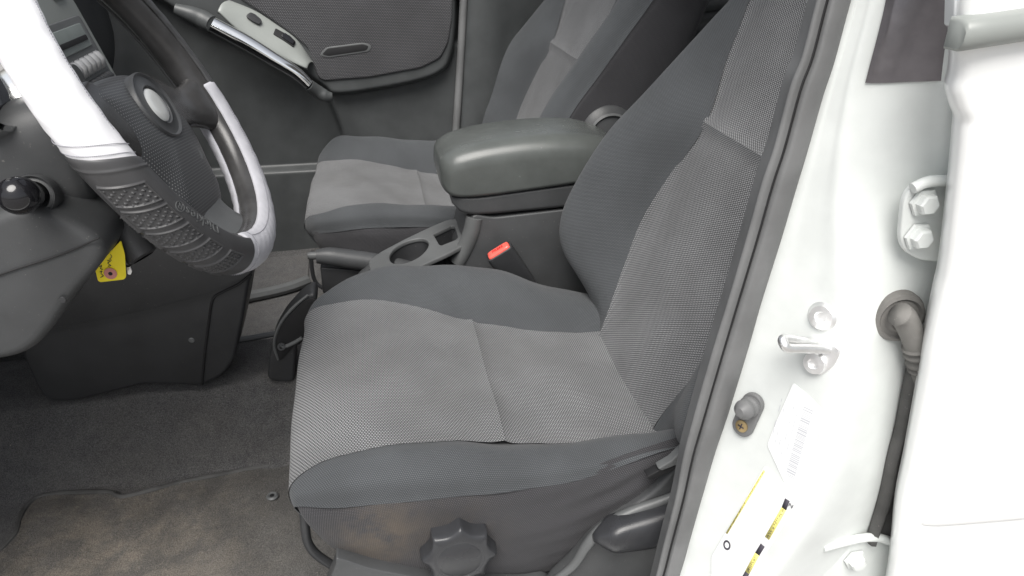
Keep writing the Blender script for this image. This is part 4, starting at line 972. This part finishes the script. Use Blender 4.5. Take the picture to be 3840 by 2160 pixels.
# rubber seal that grips the flange
sl_in = [(0.5147, 0.12, 0.8902), (0.5139, 0.12, 0.8611), (0.5075, 0.12, 0.8192), (0.5032, 0.12, 0.7785), (0.4971, 0.12, 0.7546), (0.4913, 0.12, 0.7045), (0.4852, 0.12, 0.6732), (0.4784, 0.12, 0.6209), (0.4689, 0.12, 0.5555), (0.4634, 0.12, 0.5225), (0.4571, 0.12, 0.4796), (0.4506, 0.12, 0.4296), (0.4455, 0.12, 0.3839), (0.4428, 0.12, 0.3272), (0.436, 0.12, 0.2644), (0.4313, 0.12, 0.2154), (0.418, 0.12, 0.0926)]
sl_out = [(0.54, 0.112, 0.8901), (0.5372, 0.112, 0.8611), (0.5315, 0.112, 0.8195), (0.5277, 0.112, 0.7741), (0.5227, 0.112, 0.7457), (0.518, 0.112, 0.701), (0.5137, 0.112, 0.6691), (0.5075, 0.112, 0.6182), (0.4986, 0.112, 0.5572), (0.4951, 0.112, 0.5238), (0.4891, 0.112, 0.4773), (0.4827, 0.112, 0.4311), (0.4751, 0.112, 0.386), (0.4685, 0.112, 0.3301), (0.4613, 0.112, 0.2678), (0.4555, 0.112, 0.2192), (0.4344, 0.112, 0.099)]
net = []
for a, b in zip(sl_in, sl_out):
    a = np.array(a); b = np.array(b); d = b - a
    nn = np.array((-.84, -.53, .11))
    net.append([a + (.006, .022, 0), a, a + d * .12 + nn * .006, a + d * .30 + nn * .0085, a + d * .42 + nn * .004, a + d * .50 + nn * .006, a + d * .70 + nn * .010, a + d * .92 + nn * .007, b + nn * .001, b + (.006, .006, 0)])
patch('door_seal', net, M['rubber'], cb_, 5, 4, flip=True)
tube('seal_seam', [tuple(np.array(a) * .6 + np.array(b) * .4 + np.array((-.84, -.53, .11)) * .0045) for a, b in zip(sl_in, sl_out)], .0012, M['black'], cb_, 6, 4)
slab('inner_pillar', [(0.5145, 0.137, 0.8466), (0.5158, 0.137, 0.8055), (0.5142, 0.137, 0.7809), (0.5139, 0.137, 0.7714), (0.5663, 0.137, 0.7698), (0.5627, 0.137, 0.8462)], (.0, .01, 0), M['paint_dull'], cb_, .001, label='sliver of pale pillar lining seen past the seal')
# black film high on the pillar
N_ = [[np.array(q) for q in r] for r in net_p]
rws = N_[:3] + [[N_[2][k] * .16 + N_[3][k] * .84 for k in range(len(N_[0]))]]
off = np.array((-.35, -.93, 0)) * .0016
fn_ = [[r[4] * .55 + r[5] * .45 + off, r[5] + off] + [r[5] * (1 - t) + r[8] * t + off for t in (.3, .65, 1.0)] for r in rws]
patch('pillar_film', fn_, M['film'], cb_, 5, 3, flip=True)
# unseen short overhead panel, added to shade the rear cabin, and the sill
rf = [[(x, y, 1.22 + .06 * math.sin(math.pi * (y - .2) / 1.3)) for y in np.linspace(.20, 1.5, 7)] for x in np.linspace(.52, 1.9, 7)]
patch('roof_light_blocker', rf, M['lining'], cb_, 3, 3)
rbox('sill', (.0, .05, .0), (1.9, .13, .12), M['paint'], cb_, .02)
# striker, bolt, door switch on the jamb
J = Vector((-.8402, -.5308, .1114))
stt = thing('door_striker', 'shiny zinc striker loop bolted to the white door pillar', 'door striker', [(0.5313, 0.0606, 0.5274)][0])
pl = [(0.525, 0.0674, 0.5306), (0.531, 0.0597, 0.5394), (0.5396, 0.0475, 0.5457), (0.5408, 0.0446, 0.5409), (0.539, 0.0452, 0.5299), (0.5354, 0.0487, 0.5195), (0.5324, 0.0522, 0.5139), (0.5293, 0.0572, 0.514), (0.5266, 0.0627, 0.5204)]
slab('striker_plate', round_loop(pl, .004, 3), tuple(J * -.003), M['steel'], stt, .001)
lathe('bolt', [(0, .002), (.0045, .002), (.005, .005), (.0095, .0045), (.0105, 0)], [(0.5297, 0.0586, 0.5238)][0], J, M['steel'], stt, 24)
q0 = Vector([(0.5367, 0.0546, 0.5394)][0]); q3 = Vector([(0.5298, 0.0657, 0.5401)][0])
q1 = Vector([(0.4941, 0.0486, 0.5485)][0]); q2 = Vector([(0.4914, 0.0543, 0.5549)][0])
tube('striker_loop', [q0, q0.lerp(q1, .6), q1, (q1 + q2) / 2 + J * .004, q2, q2.lerp(q3, .5), q3], .0042, M['steel'], stt, 14, 6)
lathe('pillar_bolt', [(0, .0015), (.004, .0015), (.0055, .0042), (.0105, .004), (.0125, .001), (.0135, 0)], [(0.5326, 0.0666, 0.5654)][0], J, M['steel'], cb_, 32)
dsw = thing('door_switch', 'black rubber courtesy light plunger with brass screw on the pillar', 'door switch', [(0.4976, 0.0964, 0.4437)][0])
A = Vector([(0.4986, 0.0943, 0.4596)][0]); Bq = Vector([(0.4936, 0.0965, 0.4323)][0])
up_ = (A - Bq).normalized(); sd_ = up_.cross(J).normalized()
lp_ = [tuple(A + (sd_ * math.cos(a) + up_ * math.sin(a)) * .0108) for a in [math.pi * i / 14 for i in range(15)]] + [tuple(Bq - (sd_ * math.cos(a) + up_ * math.sin(a)) * .0108) for a in [math.pi * i / 14 for i in range(15)]]
slab('switch_base', [tuple(Vector(p) + J * .004) for p in lp_], tuple(J * -.006), M['rubber'], dsw, .0015)
lathe('plunger', [(.0098, .003), (.0102, .008), (.0088, .0105), (.0092, .014), (.0098, .0165), (.009, .019), (.0055, .0235), (.0042, .025), (0, .0252)], A - up_ * .002, J, M['rubber'], dsw, 32)
lathe('brass_screw', [(.0062, .0032), (.0062, .0055), (.0048, .006), (0, .0062)], Bq + up_ * .001, J, M['brass'], dsw, 24)
rbox('screw_slot', Bq + up_ * .001 + J * .0062, (.0065, .0011, .0008), M['ink'], dsw, 0, Matrix((sd_, up_, J)).transposed())
rbox('screw_slot', Bq + up_ * .001 + J * .0062, (.0011, .0065, .0008), M['ink'], dsw, 0, Matrix((sd_, up_, J)).transposed())
# certification label with barcode
cl = thing('barcode_label', 'white certification sticker with long grey barcode on the pillar', 'label', [(0.5235, 0.0531, 0.4329)][0])
lb = [(0.52, 0.0705, 0.4962), (0.5255, 0.0608, 0.492), (0.5352, 0.0437, 0.4832), (0.536, 0.0413, 0.4778), (0.5307, 0.0386, 0.425), (0.5259, 0.0378, 0.3846), (0.5214, 0.0454, 0.3873), (0.5081, 0.0741, 0.4234), (0.5108, 0.0737, 0.4422)]
slab('sticker', round_loop(lb, .003, 3), tuple(J * -.0004), M['lab_white'], cl, 0)
b0_ = Vector([(0.5285, 0.0532, 0.4782)][0]); b1_ = Vector([(0.5212, 0.0489, 0.4037)][0])
ac = (b1_ - b0_); L_ = ac.length; ac.normalize(); wv = ac.cross(J).normalized()
bm = bmesh.new(); u_ = 0.
rnd = random.Random(5)
while u_ < L_:
    w_ = rnd.choice((.0006, .0006, .0011, .0016)); 
    if u_ + w_ > L_: break
    c = b0_ + ac * (u_ + w_ / 2)
    vs = [bm.verts.new(c + ac * (sx * w_ / 2) + wv * (sy * .0045)) for sx, sy in ((-1, -1), (1, -1), (1, 1), (-1, 1))]
    bm.faces.new(vs); u_ += w_ + rnd.choice((.0007, .0009, .0014))
bm_obj('barcode', bm, M['grey_ink'], cl, 0)
bm = bmesh.new()
for k in range(5):
    for j in range(7):
        if rnd.random() < .45: continue
        c = b0_ + ac * (.004 + .0085 * j) - wv * (.009 + .0042 * k) * (1 if (b0_ - wv * .01).x < b0_.x else -1)
        w_ = rnd.uniform(.0015, .004)
        bm.faces.new([bm.verts.new(c + ac * (sx * w_) + wv * (sy * .0003)) for sx, sy in ((-1, -1), (1, -1), (1, 1), (-1, 1))])
bm_obj('small_print', bm, M['grey_ink'], cl, 0)
# tyre pressure label
tl = thing('tyre_label', 'white tyre information sticker with two yellow bands and wheel drawing', 'label', [(0.4996, 0.0691, 0.3284)][0])
lb = [(0.5076, 0.0705, 0.4023), (0.5246, 0.0406, 0.3886), (0.5242, 0.0378, 0.3716), (0.503, 0.051, 0.2751), (0.4964, 0.0548, 0.2436), (0.4788, 0.078, 0.221), (0.4779, 0.0893, 0.268)]
slab('sticker', round_loop(lb, .003, 3), tuple(J * -.0004), M['lab_white'], tl, 0)
def band(name, x0, x1, w, mat, lift=.0003):
    a = Vector(x0) + J * lift; b = Vector(x1) + J * lift; d = (b - a).normalized(); s = d.cross(J).normalized() * w
    return slab(name, [tuple(a - s), tuple(b - s), tuple(b + s), tuple(a + s)], tuple(J * -.0002), mat, tl, 0)
pa, pb = [(0.5073, 0.0695, 0.3963), (0.4868, 0.0828, 0.3055)]
band('yellow_band', pa, pb, .0010, M['lab_yellow'])
qa, qb, qc, qd, qe, qf, qg = [(0.5208, 0.0447, 0.3797), (0.5192, 0.0448, 0.3684), (0.5109, 0.0493, 0.3276), (0.5087, 0.0507, 0.3175), (0.5058, 0.0525, 0.3039), (0.5005, 0.0551, 0.2767), (0.495, 0.0579, 0.2485)]
band('black_band', qa, qb, .0024, M['ink'], .0003); band('yellow_band', qb, qc, .0024, M['lab_yellow'], .0004)
band('black_band', qd, qe, .0024, M['ink'], .0003); band('yellow_band', qe, qf, .0024, M['lab_yellow'], .0004); band('black_band', qf, qg, .0024, M['ink'], .0003)
for (a, b, w) in ((pa, pb, .0009), (qb, qc, .0020), (qe, qf, .0020)):
    bm = bmesh.new(); a = Vector(a) + J * .0006; b = Vector(b) + J * .0006; d = (b - a); n_ = int(d.length / .0012); d.normalize(); s = d.cross(J).normalized()
    for i in range(n_):
        if rnd.random() < .35: continue
        c = a + d * (.0012 * (i + .5)) + s * w * rnd.uniform(-.35, .35); hh = w * rnd.uniform(.25, .6)
        bm.faces.new([bm.verts.new(c + d * (sx * .00028) + s * (sy * hh)) for sx, sy in ((-1, -1), (1, -1), (1, 1), (-1, 1))])
    bm_obj('small_print', bm, M['ink'], tl, 0)
tc_ = Vector([(0.4874, 0.0793, 0.2928)][0])
lathe('tyre_drawing', [(.0030, .0004), (.0052, .0004)], tc_, J, M['ink'], tl, 32, sx=.8, sy=1.15)
lathe('wheel_drawing', [(0, .0004), (.0030, .0004)], tc_, J, M['lab_white'], tl, 32, sx=.8, sy=1.15)
for k in range(5):
    a = 2 * math.pi * k / 5
    x_, y_, z_ = frame(J)
    lathe('wheel_hole', [(0, .0006), (.0006, .0006)], tc_ + x_ * .0014 * math.cos(a) + y_ * .0018 * math.sin(a), J, M['grey_ink'], tl, 10)
tn_ = Vector([(0.5229, 0.0405, 0.3757)][0])
dd = (Vector(qb) - Vector(qa)).normalized()
text_mesh('row_letter', 'N', .006, tuple(tn_ + J * .0005), tuple(-dd.cross(J)), tuple(-dd), M['ink'], tl, .0001)

# ------------------------------------------------------------------ rear door, closed, its leading edge over the pillar
rd_ = thing('rear_door', 'closed white rear door of the car with its hinges showing', 'car door', (.9, 0, .1))
ep = [(0.5296, 0.015, 0.8879), (0.5342, 0.015, 0.8635), (0.5414, 0.015, 0.8282), (0.5455, 0.015, 0.8083), (0.5449, 0.015, 0.8032), (0.5478, 0.015, 0.7954), (0.5496, 0.015, 0.7894), (0.551, 0.015, 0.7804), (0.5509, 0.015, 0.7734), (0.5525, 0.015, 0.768), (0.5581, 0.015, 0.7584), (0.5645, 0.015, 0.7498), (0.5669, 0.015, 0.7395), (0.574, 0.015, 0.7045), (0.5861, 0.015, 0.6355), (0.5884, 0.015, 0.6089), (0.5921, 0.015, 0.5634), (0.5976, 0.015, 0.5245), (0.6066, 0.015, 0.4397), (0.612, 0.015, 0.381), (0.6278, 0.015, 0.2895), (0.6395, 0.015, 0.1749)]
net = []
for p in ep:
    x, y, z = p; bulge = -.018 * math.sin(max(0, min(1, (z - .05) / .75)) * math.pi) ** .7
    net.append([(x + .06, .042, z), (x + .020, .036, z), (x + .009, .026, z), (x + .0015, .014, z), (x + .002, .005, z), (x + .012, .0, z), (x + .05, bulge * .25 - .001, z), (x + .16, bulge * .6 - .002, z), (x + .40, bulge - .002, z), (x + 1.0, bulge, z)])
patch('door_skin', net, M['paint'], rd_, 4, 4, flip=True)
ml = [(0.5303, -0.006, 0.8152), (0.5335, -0.006, 0.8156), (0.5369, -0.006, 0.8122), (0.5404, -0.006, 0.8062), (0.5409, -0.006, 0.8018), (0.537, -0.006, 0.8024), (0.5326, -0.006, 0.8055)]
mo = Vector([(0.5333, -0.006, 0.8089)][0]); me_ = Vector([(0.5804, -0.006, 0.8141)][0]); dv = (me_ - mo).normalized()
prof2 = [(.010, .0), (.0085, -.0055), (.003, -.0085), (-.004, -.0085), (-.009, -.005), (-.010, .0), (-.010, .012), (.010, .012)]
ring = lambda q, s=1.0: [tuple(q + Vector((0, b, a)) * 1 if s == 1 else q + Vector((0, b * s, a * s))) for a, b in prof2]
rings_obj('belt_molding', [ring(mo, .8), ring(mo + dv * .0025), ring(mo + dv * .02), ring(mo + dv * .9)], M['silver'], rd_, sharp=50)
slab('window_frame', [(0.5234, 0.012, 0.8857), (0.54, 0.012, 0.8285), (0.5443, 0.012, 0.8122), (0.5487, 0.012, 0.8096), (0.8508, 0.012, 0.8469), (0.7775, 0.012, 0.9631), (0.5045, 0.012, 0.9554)], (0, .01, 0), M['glass'], rd_, .001)
slab('window_seam', [(0.5783, 0.009, 0.8519), (0.5792, 0.009, 0.8519), (0.5938, 0.009, 0.813), (0.5929, 0.009, 0.813)], (0, .003, 0), M['rubber'], rd_, 0)
zt, zb = [(0.6195, -0.005, 0.4116)][0][2], [(0.6259, -0.005, 0.3734)][0][2]
EZ = np.array(sorted([(p[2], p[0]) for p in ep]))
def skin(z, o):
    x = np.interp(z, EZ[:, 0], EZ[:, 1]); bulge = -.018 * math.sin(max(0, min(1, (z - .05) / .75)) * math.pi) ** .7
    return [(x + .018, .004 + o, z)] + [(x + d, y + o, z) for d, y in ((.020, -.0006), (.05, bulge * .25 - .001), (.16, bulge * .6 - .002), (.40, bulge - .002), (1.0, bulge))]
patch('side_molding', [skin(zt + .002, .002), skin(zt, -.0022), skin((zt + zb) / 2, -.0026), skin(zb, -.0022), skin(zb - .002, .002)], M['paint'], rd_, 4, 4, flip=False)
def hinge(label, outline, bolts, flange):
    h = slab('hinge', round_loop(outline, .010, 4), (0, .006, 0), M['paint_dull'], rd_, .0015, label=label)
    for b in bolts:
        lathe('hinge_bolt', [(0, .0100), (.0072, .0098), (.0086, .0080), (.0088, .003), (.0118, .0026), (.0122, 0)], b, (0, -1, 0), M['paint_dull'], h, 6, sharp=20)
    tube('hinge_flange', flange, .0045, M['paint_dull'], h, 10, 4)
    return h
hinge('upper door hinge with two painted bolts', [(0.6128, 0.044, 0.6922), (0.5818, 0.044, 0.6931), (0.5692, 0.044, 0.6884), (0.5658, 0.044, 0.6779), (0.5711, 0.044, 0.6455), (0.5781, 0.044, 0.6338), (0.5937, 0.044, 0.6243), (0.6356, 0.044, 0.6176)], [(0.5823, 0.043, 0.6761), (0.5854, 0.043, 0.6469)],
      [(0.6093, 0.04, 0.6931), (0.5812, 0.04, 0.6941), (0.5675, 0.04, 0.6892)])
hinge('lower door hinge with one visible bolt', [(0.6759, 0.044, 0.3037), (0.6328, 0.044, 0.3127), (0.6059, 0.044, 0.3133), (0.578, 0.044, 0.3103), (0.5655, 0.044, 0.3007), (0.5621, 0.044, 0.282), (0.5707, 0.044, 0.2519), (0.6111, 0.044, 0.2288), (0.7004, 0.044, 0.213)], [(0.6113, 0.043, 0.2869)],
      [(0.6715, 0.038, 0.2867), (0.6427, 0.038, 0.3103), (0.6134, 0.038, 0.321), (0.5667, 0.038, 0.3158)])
# wiring boot between pillar and door
wb = thing('wiring_boot', 'dusty ribbed rubber wiring boot plugged into the pillar', 'wiring boot', [(0.5941, 0.05, 0.569)][0])
gc = Vector([(0.5917, 0.05, 0.5696)][0])
lathe('grommet', [(.0, .010), (.010, .010), (.0135, .006), (.0165, .0055), (.0185, .0075), (.0215, .006), (.0235, .001), (.0235, -.006)], gc, (-.15, -1, .05), M['boot'], wb, 36)
pth = [(0.5796, 0.034, 0.5809), (0.5856, 0.034, 0.5765), (0.5945, 0.034, 0.5641), (0.6014, 0.034, 0.5525), (0.6061, 0.034, 0.5432), (0.6122, 0.034, 0.5296), (0.6172, 0.034, 0.5196), (0.6282, 0.034, 0.4973)]
cp_ = cr(np.array(pth), 10)
tt = np.linspace(0, 1, len(cp_))
rad = .0105 - .0020 * tt + np.where((tt > .5) & (tt < .86), .0022 * np.sin((tt - .5) / .36 * 2 * np.pi * 4), 0)
rings_obj('conduit', tube_grid(cp_, list(rad), 20), M['boot'], wb, sharp=0)
cs_ = thing('check_strap', 'dark dusty strap hanging behind the rear door edge below the boot', 'strap', [(0.6187, 0.04, 0.4433)][0])
net = []
for l, r_, d in zip([(0.6118, 0.04, 0.5185), (0.6142, 0.04, 0.4885), (0.6171, 0.04, 0.4527), (0.6176, 0.04, 0.4202), (0.6206, 0.04, 0.3759), (0.6209, 0.04, 0.3321), (0.6207, 0.04, 0.3107)], [(0.6334, 0.04, 0.516), (0.638, 0.04, 0.4855), (0.6428, 0.04, 0.4491), (0.6469, 0.04, 0.4158), (0.6504, 0.04, 0.371), (0.6496, 0.04, 0.327), (0.6498, 0.04, 0.3054)], (0, .002, .004, .004, .0, .006, .01)):
    l = np.array(l); r_ = np.array(r_)
    net.append([l + (0, .004, 0), l * .92 + r_ * .08 + np.array((0, -.003, 0)), l * .6 + r_ * .4 + np.array((0, d, 0)), r_])
patch('strap_band', net, M['strap'], cs_, 5, 4, flip=True, solid=.003)
cd = lathe('drain_dimple', [(.0, .0006), (.010, .0008), (.012, .0)], [(0.5688, 0.05, 0.3238)][0], (-.4, -.9, 0), M['paint_dull'], cb_, 24)
gd = [[(x, y, -.34) for x in np.linspace(-30, 30, 5)] for y in np.linspace(-30, 30, 5)]
g_ = patch('ground', gd, M['ground'], None, 2, 2, flip=True)
g_['kind'] = 'structure'; g_['label'] = 'pale worn paving under and around the car'

# ------------------------------------------------------------------ daylight, world, camera
w = bpy.data.worlds.new('World'); scene.world = w; w.use_nodes = True
nt = w.node_tree; bg = nt.nodes['Background']
sky = nt.nodes.new('ShaderNodeTexSky'); sky.sky_type = 'NISHITA'; sky.sun_disc = False
EL, AZ = 58, 200      # azimuth of the sun seen from the car, degrees from +Y towards +X
sky.sun_elevation = R(EL); sky.sun_rotation = R(AZ); sky.air_density = 1.0; sky.dust_density = 3.0
hs = nt.nodes.new('ShaderNodeHueSaturation'); hs.inputs['Saturation'].default_value = .3
nt.links.new(sky.outputs[0], hs.inputs['Color']); nt.links.new(hs.outputs[0], bg.inputs[0]); bg.inputs[1].default_value = .15
ld = bpy.data.lights.new('sun', 'SUN'); ld.energy = 4.5; ld.angle = R(40); ld.color = (1, .97, .93)
lo_ = bpy.data.objects.new('sun', ld); COL.objects.link(lo_)
sd_v = Vector((math.sin(R(AZ)) * math.cos(R(EL)), math.cos(R(AZ)) * math.cos(R(EL)), math.sin(R(EL))))
lo_.rotation_euler = sd_v.to_track_quat('Z', 'Y').to_euler(); lo_.location = sd_v * 8
cam = bpy.data.cameras.new('camera'); co = bpy.data.objects.new('camera', cam); COL.objects.link(co)
cam.sensor_width = 36; cam.lens = 36 * 1868.3 / 2576; cam.clip_start = .02; cam.clip_end = 200
yaw, pitch = .1831, .4625
f = Vector((math.sin(yaw) * math.cos(pitch), math.cos(yaw) * math.cos(pitch), -math.sin(pitch)))
co.location = (.1635, -.4421, .8763); co.rotation_euler = f.to_track_quat('-Z', 'Y').to_euler()
scene.camera = co
scene.view_settings.view_transform = 'Standard'; scene.view_settings.look = 'None'; scene.view_settings.exposure = 0; scene.view_settings.gamma = 1
scene.cycles.max_bounces = 8; scene.cycles.diffuse_bounces = 5; scene.cycles.use_denoising = True
